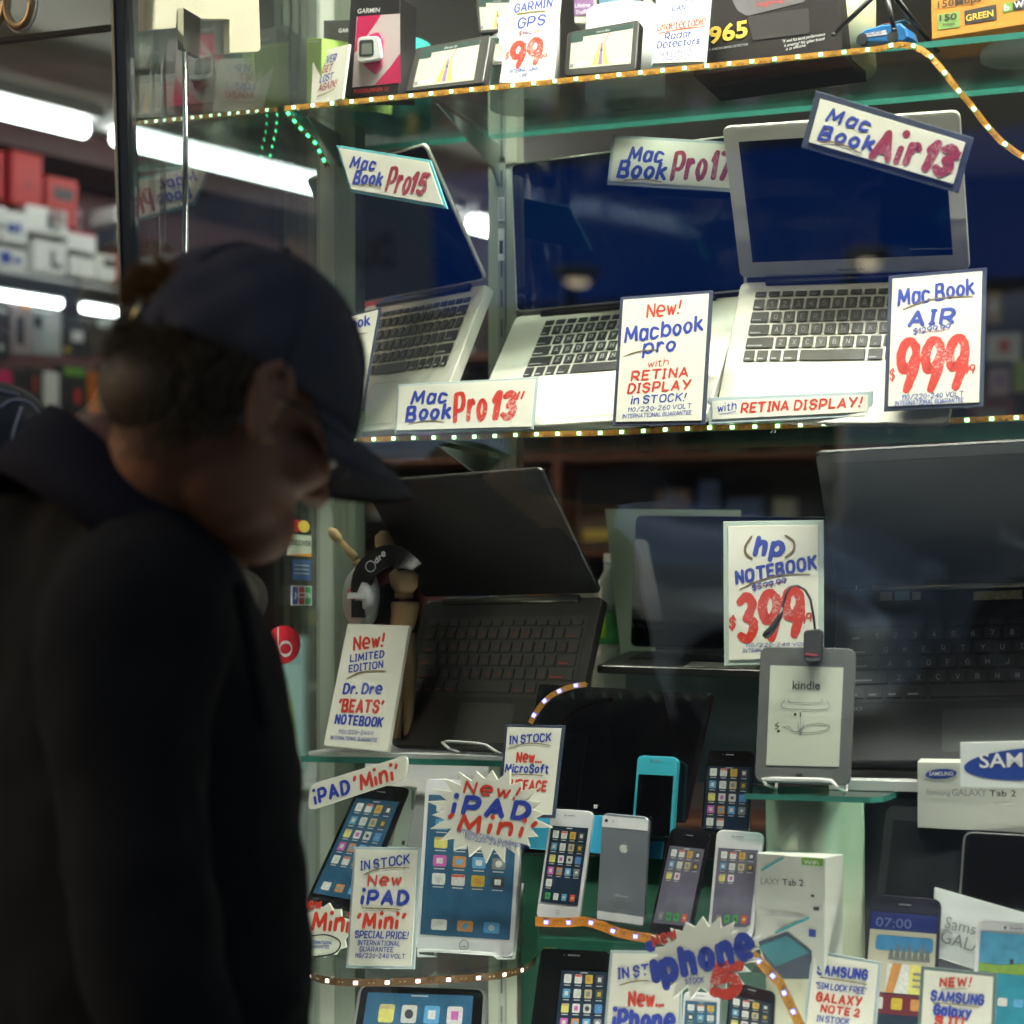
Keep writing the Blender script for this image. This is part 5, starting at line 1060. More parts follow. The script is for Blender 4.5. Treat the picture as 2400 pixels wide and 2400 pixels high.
mb = MB(); write(mb, pl, 'B7', [('WiFi', 512, 896, 605, 902, 26, 'w', 'F')], .0014); mb.build('tag_print', t)
mb = MB(); mb.flat([pl.hit(*vw('B7', *q)) for q in ((215, 1400), (400, 1335), (560, 1460), (555, 1640), (300, 1640))], .0007, mat('print_dark_picture', (.05, .07, .10), .4, var=.3)); mb.flat([pl.hit(*vw('B7', *q)) for q in ((215, 1430), (400, 1360), (545, 1470), (330, 1560))], .0009, mat('print_teal_picture', (.05, .20, .24), .4, var=.3)); mb.build('picture', t)
carton('white carton with a small blue oval behind the blue oval card', 'B7', [(1243, 236), (1990, 246), (1990, 700), (1243, 660)], Yt(2290, -.06), 16, 0, .06, PCT, [('SAMSUNG', 1320, 325, 1474, 325, 26, 'w', 'F', .01), ('Samsung', 1300, 446, 1455, 455, 34, 'n', 'F'), ('GALAXY', 1468, 455, 1690, 457, 46, 'n', 'F'), ('Tab 2', 1708, 458, 1880, 460, 40, 'k', 'F', .004)], ((1396, 314), 102, 32, -4))
carton('narrow white carton standing behind the black mini tablet', 'B5', [(690, 392), (768, 400), (700, 800), (600, 780)], Yt(950, .06), -20, 6, .05, PCT, [('~', [(738, 430), (735, 540)], 20, 'n')], None, ((.6, .05, .8, .12, 'k'),))
carton('pale card panel standing behind the slim dark laptop', 'B3', [(600, 118), (1480, 125), (1480, 1090), (705, 1085)], Yt(1560, .36), 15, 4, .006, mat('pale_panel', (.38, .43, .35), .6, var=.05), name='display_card')
carton('white box partly hidden under the slim dark laptop', 'B3', [(590, 1150), (735, 1160), (735, 1330), (590, 1330)], Yt(1445, .20), 15, 0, .08, mat('greenish_white_box', (.52, .54, .45), .6))
carton('frosted acrylic riser under the slim dark laptop', 'B3', [(735, 1178), (1620, 1178), (1600, 1900), (735, 1880)], Yt(1630, .09), 14, 0, .14, mat('frosted_acrylic', (.20, .26, .27), .35, var=.15, vs=6), name='display_riser')
sx, sy = s_of(1905, -.06), -.045
r = thing('display_riser', 'cream cylinder riser under the small green glass shelf', 'riser', FM @ Matrix.Translation((sx, sy, 0)))
zk = H+(HZ-1858)/FPX*Yt(1905, -.105)
mb = MB(); mb.lathe([(.062, H-.78), (.062, zk-.011)], mat('cream_riser', (.50, .50, .38), .45, var=.04), None, 40); mb.build('cylinder', r, smooth=False)
for p in r.children[0].data.polygons: p.use_smooth = len(p.vertices) == 4
TEALG = glass('teal_shelf_glass', (.72, .92, .86), 1.5, .05)
def gshelf(label, poly, z, m=TEALG, th=.007, edge=GEDGE):
    t_ = thing('glass_shelf', label, 'shelf', FM @ Matrix.Translation((0, 0, z))); mb_ = MB(); mb_.prism(poly, -th, 0, m, side=edge); mb_.build('shelf_pane', t_); return t_
gshelf('small green glass shelf under the e-reader', [(s_of(1745, -.13), -.13), (s_of(2040, -.13), -.13), (s_of(2065, -.13), -.115), (s_of(2110, -.03), -.02), (s_of(1760, -.02), -.02)], zk-.001)
mb = MB(); mb.box((s_of(1960, .0), -.05, zk+.0), (s_of(2480, 0), .12, zk+.012), WHITEP()); setp(mb.build('white_board', None, FM), 'white board edge under the charcoal laptop', 'board')
mb = MB(); mb.box((s_of(2030, .02), -.005, zk-.3), (s_of(2480, 0), .11, zk-.012), mat('dark_plinth', (.035, .035, .045), .4)); setp(mb.build('plinth', None, FM), 'dark plinth under the white board', 'plinth')
# curved glass shelf with warm lit tape
zc = H-.470
arc = []
for q in ((145, 1640), (310, 1660), (500, 1662), (700, 1654), (895, 1645), (1095, 1635), (1280, 1618), (1445, 1580), (1545, 1508)):
    px, py = vw('B5', *q); Y = -.470*FPX/(HZ-py); X = (px-1200)/FPX*Y; arc.append((X*CB-(Y-2.63)*SB, X*SB+(Y-2.63)*CB))
arc = [(arc[0][0]-.035, arc[0][1]+.03)]+arc
pol = [tuple(p) for p in smooth_pts([Vector(p) for p in arc], 4)]
gshelf('curved glass shelf with warm lit tape under the mini tablets', pol+[(arc[-1][0]+.01, .02), (arc[-1][0]-.02, .12), (S0+.02, .12), (S0+.012, arc[0][1]+.02)], zc+.004, SHG)
ap = [Fr(p[0], p[1]-.003, zc) for p in pol]
t = led_tape('dark lit tape with warm round lamps round the curved shelf', ap, WW, 14, .0405, .010, tcol=mat('dark_brown_tape', (.10, .05, .015), .4, var=.3, vs=150))
ap = [P(*vw('B6', *q), Yt(vw('B6', *q)[0], -.155)) for q in ((150, 1268), (250, 1275), (370, 1275), (480, 1266), (560, 1290), (640, 1325), (720, 1350), (820, 1368), (900, 1378))]
led_tape('orange lit tape with violet lamps in front of the silver phones', ap, BV, 6, .030, .012, tcol=mat('bright_amber_tape', (.75, .27, .03), .35, var=.2, vs=140))
ap = [P(*vw('B6', *q), Yt(vw('B6', *q)[0], -.21)) for q in ((1545, 1480), (1600, 1525), (1680, 1610), (1735, 1670), (1785, 1780), (1840, 1890), (1890, 2000), (1930, 2100))]
led_tape('amber lit tape with blue lamps hanging at the foot of the carton', ap, (.2, .28, 1), 8, .024, .012)
ap = [P(*vw('B3', *q), Yt(vw('B3', *q)[0], -.10)) for q in ((118, 1505), (150, 1440), (200, 1370), (260, 1320), (330, 1285), (400, 1262), (480, 1252))]
led_tape('short amber lit tape arching over the wide black tablet', ap, BV, 6, .024, .007)
zp = H-.405
gshelf('dark green step under the row of phones', [(s_of(1262, -.15), -.15), (s_of(1500, -.15), -.155), (s_of(1830, -.14), -.14), (s_of(1830, .05), .05), (s_of(1262, .05), .05)], zp, mat('green_step_paint', (.008, .06, .038), .3), .012, mat('green_step_paint', (.015, .12, .07), .3))
carton('dark green panel behind the phones and under the curved shelf', 'B6', [(60, 830), (1700, 880), (1700, 2100), (60, 2100)], Yt(1500, .10), YAW, 0, .012, mat('green_panel_paint', (.005, .055, .032), .35, var=.15, vs=5), name='green_board')
g = thing('gold_bell', 'small gilded ornament below the orange tape', 'ornament', PL.at(*vw('B6', 250, 1410), Yt(1290, -.10)).M)
mb = MB(); mb.lathe([(.003, .012), (.004, .006), (.006, 0), (.009, -.012), (.010, -.018)], mat('gilding', (.6, .40, .08), .3, .9), Matrix.Rotation(R(-90), 4, 'X'), 16); mb.build('bell_body', g, smooth=True)
# ================================================================ things on the top shelf
def top_base(px, t_): return Fr(s_of(px, t_), t_, Z_TOP)
for px, t_, r_, m, lab in ((915, .16, .060, mat('turquoise_drum', (.03, .32, .27), .4), 'turquoise drum riser on the top shelf behind the pink watch box'), (1230, .13, .050, WHITEP(), 'white drum riser behind the tall sign with the 99 price'), (1465, .13, .056, WHITEP(), 'white drum riser behind the right navigator'), (1925, .10, .072, mat('yellow_white_drum', (.62, .60, .36), .5), 'broad pale drum riser behind the black radar box'), (2390, .12, .05, WHITEP(), 'white drum riser under the orange box')):
    o = thing('drum_riser', lab, 'riser', Matrix.Translation(top_base(px, t_))); mb = MB(); mb.lathe([(r_, .001), (r_, .12)], m, None, 40); c = mb.build('drum', o)
    for p in c.data.polygons: p.use_smooth = len(p.vertices) == 4
carton('black watch box with a pink window and white watch', 'A2', [(295, -15), (575, -15), (565, 545), (255, 545)], Yt(880, .02), 28, 3, .045, mat('black_gloss_carton', (.012, .010, .011), .45, spec=.3), [('GARMIN', 335, 78, 460, 70, 26, 'w', 'F', .008), ('FORERUNNER 10', 315, 530, 510, 515, 22, 'e', 'F', .004)])
wb = [o for o in COL.objects if o.get('label') == 'black watch box with a pink window and white watch'][0]
pl = PL.at(*[sum(x)/4 for x in zip(*[vw('A2', *q) for q in ((295, -15), (575, -15), (565, 545), (255, 545))])], Yt(880, .02), 28, 3)
mb = MB(); PK1 = mat('white_pink_print', (.62, .52, .52), .3); mb.flat([pl.hit(*vw('A2', *q)) for q in ((330, 95), (575, 78), (578, 470), (305, 495))], .0008, PK1)
PK2 = mat('hot_pink_print', (.55, .02, .10), .3, var=.2)
mb.flat([pl.hit(*vw('A2', *q)) for q in ((335, 95), (470, 84), (330, 290), (318, 300))], .0010, PK2); mb.flat([pl.hit(*vw('A2', *q)) for q in ((578, 300), (578, 470), (430, 482), (520, 380))], .0010, PK2); mb.build('window', wb)
wt_ = thing('sports_watch', 'white and pink sports watch shown in the black box', 'watch', pl.M)
mb = MB(); mb.prism(roundq(ccw([pl.hit(*vw('A2', *q)) for q in ((415, 200), (465, 185), (490, 230), (480, 370), (440, 425), (380, 375), (385, 240)) ]), .003), .002, .006, mat('pink_strap', (.55, .03, .12), .5), .001); mb.build('strap', wt_)
mb = MB(); mb.prism(roundq(ccw([pl.hit(*vw('A2', *q)) for q in ((358, 225), (480, 218), (498, 350), (358, 372))]), .008), .0062, .013, WHITEP(), .0015); mb.build('case', wt_)
mb = MB(); mb.prism(roundq(ccw([pl.hit(*vw('A2', *q)) for q in ((372, 245), (452, 240), (455, 332), (370, 338))]), .004), .0132, .0136, mat('watch_face', (.03, .035, .035), .15)); mb.prism(roundq(ccw([pl.hit(*vw('A2', *q)) for q in ((388, 265), (442, 260), (445, 322), (385, 326))]), .002), .0137, .0139, mat('watch_lcd', (.16, .18, .15), .3)); mb.build('dial', wt_)
carton('plain black box with pale type behind the pink watch box', 'A2', [(140, 115), (310, 110), (310, 420), (140, 420)], Yt(790, .07), 24, 3, .06, mat('black_matte_carton', (.03, .028, .025), .5), [('GARMIN', 228, 185, 330, 182, 22, 'w', 'F', .008)])
carton('lime green clamshell pack at the left end of the top shelf', 'A2', [(45, 220), (130, 215), (125, 590), (45, 590)], Yt(735, .035), 60, 0, .12, mat('lime_clamshell', (.36, .55, .12), .35, var=.15), [('~', [(60, 235), (120, 235)], 4, 'w')])
def navi(label, cs, Y, yaw, tilt, bodym, scr, name='navigator', road=True):
    t_, pl_, bq_, W, Hh = device(name, label, 'navigator', 'A2', cs, Y, bodym, scr, mat('map_cream', (.58, .58, .48), .25, var=.05), ear=False, rnd=.006, thick=.016, tilt=tilt, yaw=yaw, stand=False,
        icons=lambda mb, sb, w: ([mb.flat(sb.rect(0, .87, 1, 1), .0009, mat('map_green_bar', (.03, .06, .05), .3)), mb.flat(sb.rect(0, .74, .2, .872, w*.02), .0010, mat('map_green_bar', (.03, .06, .05), .3)),
            printed(mb, 'Ocean St' if 'left' in label else 'Venture Blvd', sb(.40, .905), sb(.62, .905), w*.03, INK('w'), .0012)]
            + [ribbon(mb, [sb(.02+.1*k, .1+.02*(k % 3)), sb(.3+.07*k, .86)], w*.004, .00095, INK('l'), 0) for k in range(8)] + [ribbon(mb, [sb(.02, .2+.13*k), sb(.98, .28+.12*k)], w*.004, .00097, INK('l'), 0) for k in range(5)]
            + [mb.flat([sb(.38, .05), sb(.46, .05), sb(.50, .6), sb(.48, .6)], .0011, INK('y')), mb.flat([sb(.56, .05), sb(.63, .05), sb(.56, .6), sb(.54, .6)], .0011, INK('y')), mb.flat([sb(.475, .05), sb(.535, .05), sb(.53, .62), sb(.50, .62)], .0012, INK('p')),
               mb.flat([sb(.49, .40), sb(.54, .40), sb(.515, .50)], .0013, INK('N')), ribbon(mb, [sb(.55, .6), sb(.62, .86)], w*.01, .00105, INK('e'), 0),
               mb.flat(sb.rect(.1, .04, .32, .14, w*.012), .0012, INK('w')), mb.flat(sb.rect(.7, .06, .95, .17, w*.012), .0012, INK('w')), mb.flat(sb.rect(.01, .04, .07, .13), .0012, INK('n'))]), topbar=False)
    return t_
GB_ = mat('navigator_shell', (.04, .037, .032), .35); GS_ = mat('navigator_silver', (.45, .44, .40), .35, .5)
navi('navigator with a map screen leaning on the left of the 99 sign', [(660, 272), (1087, 194), (1042, 470), (600, 520)], Yt(1050, .03), 32, 24, GB_, (.10, .08, .88, .92))
navi('navigator with a map screen on the right of the 99 sign', [(1520, 183), (1927, 108), (1905, 400), (1502, 430)], Yt(1410, .03), 30, 16, GB_, (.07, .14, .93, .93))
navi('upper navigator half hidden behind the 99 sign', [(1000, -20), (1230, -20), (1230, 172), (1018, 190)], Yt(1160, .09), 22, 10, GB_, (.08, .08, .98, .92))
navi('lower pale rimmed navigator half hidden behind the 99 sign', [(1082, 200), (1300, 195), (1300, 362), (1080, 368)], Yt(1180, .08), 22, 10, GS_, (.06, .08, .95, .90))
carton('white box with a purple tag and a map device picture', 'A2', [(1560, -40), (1960, -40), (1960, 160), (1560, 130)], Yt(1430, .10), 22, 2, .06, mat('white_gloss_carton', (.62, .60, .52), .4), [('Lifetime', 1565, 46, 1650, 40, 24, 'w', 'F', .006), ('Traffic!', 1568, 84, 1648, 78, 24, 'w', 'F', .006)], None, ((.0, .25, .28, .80, mat('purple_tag', (.26, .13, .30), .4)), (.32, .12, .98, .98, mat('print_device_black', (.02, .02, .02), .3)), (.36, .30, .95, .95, mat('print_map_blue', (.18, .42, .52), .4, var=.4, vs=60)), (.40, .34, .55, .46, 'w')))
t, pl, bq = carton('big black radar detector box with yellow 965 and yellow side', 'A3', [(95, -60), (890, -60), (905, 310), (60, 430)], Yt(1810, .03), 28, 6, .10, mat('black_radar_carton', (.014, .010, .009), .6, spec=.2, var=.3, vs=14), [('965', 150, 250, 370, 205, 90, 'y', 'F', .03), ('X AND KA BAND DETECTOR', 150, 290, 372, 258, 13, 'l', 'F'), ('"X and Ka band performance', 565, 245, 808, 202, 18, 'w', 'F', .0, .3), ('is amazing! No other brand', 575, 268, 805, 228, 18, 'w', 'F', .0, .3), ('is as effective."', 585, 288, 712, 262, 18, 'w', 'F', .0, .3)])
mb = MB(); mb.flat(roundq([pl.hit(*vw('A3', *q)) for q in ((250, -60), (700, -60), (695, 10), (365, 92), (310, 60))], .004), .0006, mat('print_radar_grey', (.16, .15, .16), .35, var=.2)); mb.flat(roundq([pl.hit(*vw('A3', *q)) for q in ((365, 95), (715, 45), (720, 190), (400, 230))], .004), .0008, mat('print_radar_dark', (.04, .035, .035), .35)); write(mb, pl, 'A3', [('Highway', 420, 42, 580, 10, 26, 'e', 'F')], .0011); mb.build('picture', t)
carton('yellow side carton behind the black radar box', 'A3', [(888, -60), (1010, -60), (1075, 320), (905, 330)], Yt(1990, .06), -35, 2, .02, mat('yellow_carton', (.55, .40, .02), .5, var=.1), [('THE', 905, 165, 960, 155, 16, 'm', 'F'), ('DETECTION', 905, 185, 990, 172, 16, 'm', 'F')])
t, pl, bq = carton('orange router box with printed badges at the right end of the top shelf', 'A3', [(1405, -60), (2060, -60), (2060, 118), (1410, 222)], Yt(2290, .03), 26, 4, .08, mat('orange_carton', (.62, .25, .03), .45), [('150Mbps', 1445, 48, 1690, 8, 40, 'k', 'F', .012)])
mb = MB(); mb.flat([pl.hit(*vw('A3', *q)) for q in ((1443, 85), (1565, 62), (1572, 152), (1448, 170))], .0006, mat('badge_green', (.22, .36, .10), .4)); mb.flat([pl.hit(*vw('A3', *q)) for q in ((1595, 62), (1775, 25), (1778, 110), (1597, 140))], .0006, INK('k')); write(mb, pl, 'A3', [('150', 1455, 122, 1552, 108, 34, 'k', 'F', .02), ('Mbps', 1475, 150, 1540, 140, 16, 'k', 'F'), ('GREEN', 1605, 122, 1760, 92, 36, 'y', 'F', .02)], .0011)
mb.flat(roundq([pl.hit(*vw('A3', *q)) for q in ((1810, 25), (1870, 10), (1868, 62), (1812, 75))], .003), .0006, INK('G')); mb.flat(roundq([pl.hit(*vw('A3', *q)) for q in ((1868, 10), (2010, -25), (2010, 40), (1868, 62))], .003), .0006, INK('k')); write(mb, pl, 'A3', [('b', 1822, 62, 1850, 58, 34, 'w', 'F', .02), ('Wi Fi', 1878, 50, 1990, 25, 38, 'w', 'F', .02)], .0011); mb.build('badges', t)
# toy police car and small tripod
tp = PL.at(*vw('A3', 1130, 190), Yt(2068, .03), 35, 0)
tc = thing('toy_car', 'small blue and white toy police car on the top shelf', 'toy car', tp.M); SC = .034/130
def tq(x, y): return tp.hit(*vw('A3', x, y))
TB = mat('toy_blue', (.03, .20, .52), .2, coat=.6)
mb = MB(); mb.prism([tq(*q) for q in ((975, 240), (985, 205), (1030, 165), (1090, 150), (1120, 140), (1230, 132), (1265, 160), (1275, 205), (1255, 235))], -.035, 0, TB, .002); mb.build('body', tc)
mb = MB(); mb.prism([tq(*q) for q in ((1075, 155), (1120, 128), (1225, 122), (1255, 150))], -.030, -.005, mat('toy_glass', (.02, .03, .05), .1), .001); mb.build('cabin', tc)
mb = MB(); mb.flat([tq(*q) for q in ((1000, 195), (1150, 170), (1160, 195), (1005, 215))], .0006, INK('w')); write(mb, tp, 'A3', [('POLICE', 1020, 205, 1130, 190, 16, 'N', 'F', .01)], .0010); mb.build('door_print', tc)
mb = MB(); a = tq(1110, 125); b = tq(1240, 105); mb.box((a.x, a.y, -.025), ((a.x+b.x)/2, b.y, -.010), mat('toy_red_lens', (.6, .03, .03), .2)); mb.box(((a.x+b.x)/2, a.y, -.025), (b.x, b.y, -.010), mat('toy_blue_lens', (.10, .35, .6), .2)); mb.build('light_bar', tc)
for q in ((1015, 222), (1190, 208)):
    for z in (-.032, -.002): c = tq(*q); mb = MB(); mb.lathe([(.004, -.003), (.0075, -.003), (.0075, .003), (.004, .003)], mat('toy_tyre', (.015, .015, .015), .6), Matrix.Translation((c.x, c.y, z)), 16); mb.build('wheel', tc)
td = thing('mini_tripod', 'small black tripod standing over the toy car', 'tripod', tp.M)
for p in (((1190, -40, .03), (950, 250, .05)), ((1200, -40, .03), (1280, 220, .045)), ((1205, -40, .02), (1335, 225, -.06))):
    a, b = tq(*p[0][:2]), tq(*p[1][:2]); mb = MB(); mb.tube([(a.x, a.y, p[0][2]), (b.x, b.y, p[1][2])], [.0042, .0028], BLACKP(), 8); l = mb.build('leg', td, smooth=True)
    mb = MB(); mb.ell((b.x, b.y, p[1][2]), (.004, .003, .004), mat('black_rubber', (.02, .02, .022), .5), None, 10, 6); mb.build('rubber_foot', l, smooth=True)
mb = MB(); a = tq(1200, -45); mb.ell((a.x, a.y, .027), (.009, .012, .009), BLACKP()); mb.build('head', td, smooth=True)
# ================================================================ wooden figure with headphones, water bottle
mp = PL.at(*vw('B2', 1000, 700), Yt(925, .06), 20, 0); WOOD = mat('pale_beech', (.52, .34, .16), .5, var=.12, vs=40)
def mh(x, y, z=0): q = mp.hit(*vw('B2', x, y)); return Vector((q.x, q.y, z))
mf = thing('wooden_figure', 'jointed wooden figure waving one arm beside the black laptop', 'figure', mp.M)
def wpart(nm, pts, rad, par=mf): mb_ = MB(); mb_.tube(pts, rad, WOOD, 14); return mb_.build(nm, par, smooth=True)
wpart('head', [mh(940, 408), mh(950, 420), mh(965, 470), mh(985, 540), mh(995, 575)], [.004, .0105, .0135, .0115, .006])
up = wpart('upper_arm', [mh(890, 650), mh(850, 632), mh(800, 605), mh(770, 612)], [.004, .0062, .0058, .004])
fo = wpart('forearm', [mh(790, 590), mh(775, 565), mh(730, 520), mh(692, 472)], [.0045, .0068, .0055, .004], up)
wpart('hand', [mh(690, 468), mh(665, 445), mh(635, 410), mh(615, 385)], [.0028, .0072, .0078, .0035], fo)
wpart('torso', [mh(1090, 640, -.004), mh(1085, 680, -.004), mh(1090, 760, -.004), mh(1085, 810, -.004)], [.012, .021, .019, .011])
wpart('waist', [mh(1085, 805, -.004), mh(1085, 835, -.004)], [.014, .014])
wpart('hips', [mh(1090, 858, -.004), mh(1090, 880, -.004), mh(1080, 1000, -.004), mh(1070, 1080, -.004)], [.020, .022, .018, .012])
wpart('leg', [mh(1060, 1060, -.004), mh(1050, 1250, -.004), mh(1045, 1500, -.004), mh(1040, 1740, -.004)], [.010, .012, .008, .006])
wpart('leg', [mh(1100, 1060, -.012), mh(1110, 1250, -.012), mh(1105, 1500, -.012), mh(1100, 1740, -.012)], [.010, .012, .008, .006])
hd = thing('headphones', 'white and black headphones slung on the wooden figure', 'headphones', mp.M)
mb = MB(); arcp = [mh(865, 850, .020), mh(868, 770, .026), mh(900, 680, .032), mh(960, 610, .034), mh(1040, 565, .030), mh(1110, 580, .018), mh(1160, 650, .0)]
P2 = smooth_pts(arcp, 6); vs_ = []; fs = []
for i, p in enumerate(P2):
    d = (P2[min(i+1, len(P2)-1)]-P2[max(i-1, 0)]).normalized(); nn = Vector((-d.y, d.x, 0)).normalized(); wd = Vector((nn.x*.35, nn.y*.35, .94)).normalized(); sd_ = d.cross(wd).normalized()
    for a, b in ((1, .35), (-1, .35), (-1, -.35), (1, -.35)): vs_.append(p+(nn*a*.0155)+Vector((0, 0, b*.008)))
for i in range(len(P2)-1):
    for j in range(4): fs.append((i*4+j, i*4+(j+1) % 4, i*4+4+(j+1) % 4, i*4+4+j))
fs += [(0, 1, 2, 3), tuple(len(vs_)-1-j for j in range(4))]
mb.add(vs_, fs, mat('black_headband', (.014, .014, .013), .3)); bo = mb.build('headband', hd, smooth=False)
mb = MB(); write(mb, mp, 'B2', [('dre', 985, 615, 1050, 555, 34, 'w', 2.2)], .038); 
ribbon(mb, [(mh(948, 632).x+.0075*math.cos(6.2832*k/20), mh(948, 632).y+.0075*math.sin(6.2832*k/20)) for k in range(21)], .0014, .037, INK('w'), 0); mb.build('lettering', bo)
mb = MB(); c = mh(820, 825, .012); mb.lathe([(.008, -.016), (.035, -.016), (.0385, -.010), (.0385, .001), (.034, .006), (.016, .009)], WHITEP(), Matrix.Translation((mh(806, 832).x, mh(806, 832).y, .006)) @ Matrix.Scale(1.12, 4) @ Matrix.Rotation(R(-42), 4, 'Y'), 36); cu = mb.build('ear_cup', hd, smooth=True)
mb = MB(); write(mb, mp, 'B2', [('~', [(820, 770), (800, 800), (800, 830), (830, 845)], 10, 'e')], .034); mb.build('ring_mark', cu)
mb = MB(); a, b = mh(805, 838), mh(920, 800); mb.box((a.x, a.y, .034), (b.x, b.y, .040), WHITEP()); mb.build('clasp', hd)
mb = MB(); a, b = mh(818, 960), mh(905, 850); mb.box((a.x, a.y, .020), (b.x, b.y, .034), BLACKP()); mb.build('slider', hd)
mb = MB(); mb.ell(mh(985, 870, -.002), (.016, .030, .022), mat('black_ear_cushion', (.008, .008, .008), .7, spec=.15)); mb.build('ear_cushion', hd, smooth=True)
bp = PL.at(*vw('B3', 645, 905), Yt(1434, .42), 15, 0)
wbt = thing('water_bottle', 'clear water bottle with a green label behind the pale panel', 'bottle', bp.M)
RX = Matrix.Rotation(R(-90), 4, 'X')
mb = MB(); mb.lathe([(.030, -.11), (.032, -.10), (.031, -.04), (.032, -.02)], mat('bottle_water', (.42, .45, .40), .15, var=.1), RX, 24); mb.build('bottle_body', wbt, smooth=True)
mb = MB(); mb.lathe([(.033, -.02), (.033, .03)], mat('green_label', (.03, .22, .05), .4), RX, 24); lb = mb.build('label_band', wbt, smooth=True)
mb = MB(); mb.box((-.014, -.012, .0331), (-.002, .022, .0336), mat('lime_label', (.30, .50, .03), .4)); mb.build('lime_patch', lb)
mb = MB(); mb.lathe([(.032, .031), (.031, .045), (.022, .075), (.012, .095), (.012, .105)], mat('bottle_clear', (.30, .34, .32), .08, spec=.8, var=.3), RX, 24); mb.build('shoulder', wbt, smooth=True)
mb = MB(); mb.lathe([(.013, .106), (.013, .12)], WHITEP(), RX, 18); mb.build('cap', wbt)
# ================================================================ people
def blob(name, prims, voxel, mt, parent, sm=6, inv=None):
    """one continuous skin grown over ellipsoids and tapered limbs"""
    mb = MB(); dm = mat('tmp_skin', (.5, .5, .5), var=0)
    for p in prims:
        if p[0] == 'e': mb.ell(p[1], p[2], dm, p[3] if len(p) > 3 else None, 28, 18)
        else:
            pts, rad = p[1], p[2]
            pts = [Vector(q) for q in pts]; q = smooth_pts(pts, 6) if len(pts) > 2 else [pts[0].lerp(pts[1], k/6) for k in range(7)]
            n = len(q); rr = []
            for i in range(n):
                f = i/(n-1)*(len(rad)-1); a = min(int(f), len(rad)-2); rr.append(rad[a]+(rad[a+1]-rad[a])*(f-a))
            mb.tube(q, rr, dm, 20); mb.ell(q[0], (rr[0],)*3, dm, None, 16, 10); mb.ell(q[-1], (rr[-1],)*3, dm, None, 16, 10)
    o = mb.build('tmp', None)
    m = o.modifiers.new('r', 'REMESH'); m.mode = 'VOXEL'; m.voxel_size = voxel
    s_ = o.modifiers.new('s', 'SMOOTH'); s_.factor = .6; s_.iterations = sm
    dg = bpy.context.evaluated_depsgraph_get(); me = bpy.data.meshes.new_from_object(o.evaluated_get(dg))
    bpy.data.objects.remove(o); me.name = name
    me.materials.clear(); me.materials.append(mt)
    me.polygons.foreach_set("use_smooth", [True]*len(me.polygons)); me.polygons.foreach_set("material_index", [0]*len(me.polygons))
    if inv: me.transform(inv)
    o = bpy.data.objects.new(name, me); COL.objects.link(o)
    if parent: o.parent = parent
    return o
SKIN = mat('skin', (.25, .11, .062), .55, var=.12, vs=60, bump=.15, bs=500)
CLOTH = mat('charcoal_wool', (.015, .015, .016), .9, spec=.15, var=.25, vs=7, bump=.6, bs=700)
CAPM = mat('navy_cotton', (.062, .062, .080), .85, spec=.2, var=.2, vs=14, bump=.5, bs=900)
HAIRM = mat('brown_hair', (.060, .040, .018), .6, var=.4, vs=120)
YM = 1.75
man_o = P(330, 1500, YM); man_o.z = 0
mn = thing('person', 'man in a dark jacket and navy cap bending his head towards the window', 'person', Matrix.Translation(man_o)); INV = Matrix.Translation(-man_o)
yw, pt = R(33), R(22)
f = Vector((math.cos(yw)*math.cos(pt), math.sin(yw)*math.cos(pt), -math.sin(pt))); u = Vector((math.cos(yw)*math.sin(pt), math.sin(yw)*math.sin(pt), math.cos(pt))); rt = f.cross(u)
HR_ = Matrix((f, -rt, u)).transposed()          # head axes: x forward, y left, z up
C = P(578, 848, YM); KH = 1.07                             # centre of the skull
def hp_(x, y, z): return C+(f*x-rt*y+u*z)*KH
nb = P(360, 1230, 1.80)                         # base of the neck
torso = [('c', [P(300, 1330, 1.82), P(320, 1650, 1.84), P(330, 2050, 1.83), P(335, 2500, 1.82), P(320, 2900, 1.83)], [.10, .145, .158, .155, .145]),
         ('c', [P(330, 1400, 1.76), P(370, 1700, 1.80), P(435, 2080, 1.80)], [.085, .106, .113]),
         ('c', [P(110, 1330, 1.98), P(310, 1350, 1.80), P(310, 1480, 1.65)], [.075, .080, .085]),
         ('c', [P(150, 1240, 1.88), P(60, 1500, 1.90)], [.085, .12])]
r_arm = [('c', [P(305, 1510, 1.64), P(310, 1900, 1.60), P(370, 2330, 1.58)], [.082, .068, .058]), ('c', [P(370, 2330, 1.58), P(560, 2680, 1.66)], [.058, .048])]
l_arm = [('c', [P(110, 1330, 2.02), P(90, 1900, 2.08), P(160, 2350, 2.08)], [.08, .066, .056]), ('c', [P(160, 2350, 2.08), P(420, 2650, 1.98)], [.056, .048])]
hipz = P(320, 2900, 1.83)
# body: head, neck and the limbs below the clothes as one skin
face = [('e', C, (.098, .076, .098), HR_), ('e', hp_(.018, 0, -.075), (.072, .062, .075), HR_), ('e', hp_(.060, 0, -.126), (.036, .038, .034), HR_), ('e', hp_(.032, 0, -.112), (.052, .052, .040), HR_),
        ('c', [hp_(.086, 0, -.035), hp_(.098, 0, -.070), hp_(.104, 0, -.078)], [.010, .012, .012]), ('e', hp_(.096, 0, -.080), (.013, .018, .010), HR_),
        ('e', hp_(.082, 0, -.118), (.013, .026, .008), HR_), ('e', hp_(.080, 0, -.128), (.012, .024, .008), HR_), ('e', hp_(.080, 0, -.030), (.016, .055, .012), HR_),
        ('e', hp_(.060, .042, -.07), (.03, .025, .025), HR_), ('e', hp_(.060, -.042, -.07), (.03, .025, .025), HR_),
        ('c', [hp_(-.030, 0, -.06), nb.lerp(hp_(-.03, 0, -.07), .45), nb, nb-Vector((.02, -.01, .10))], [.064, .062, .068, .085])]
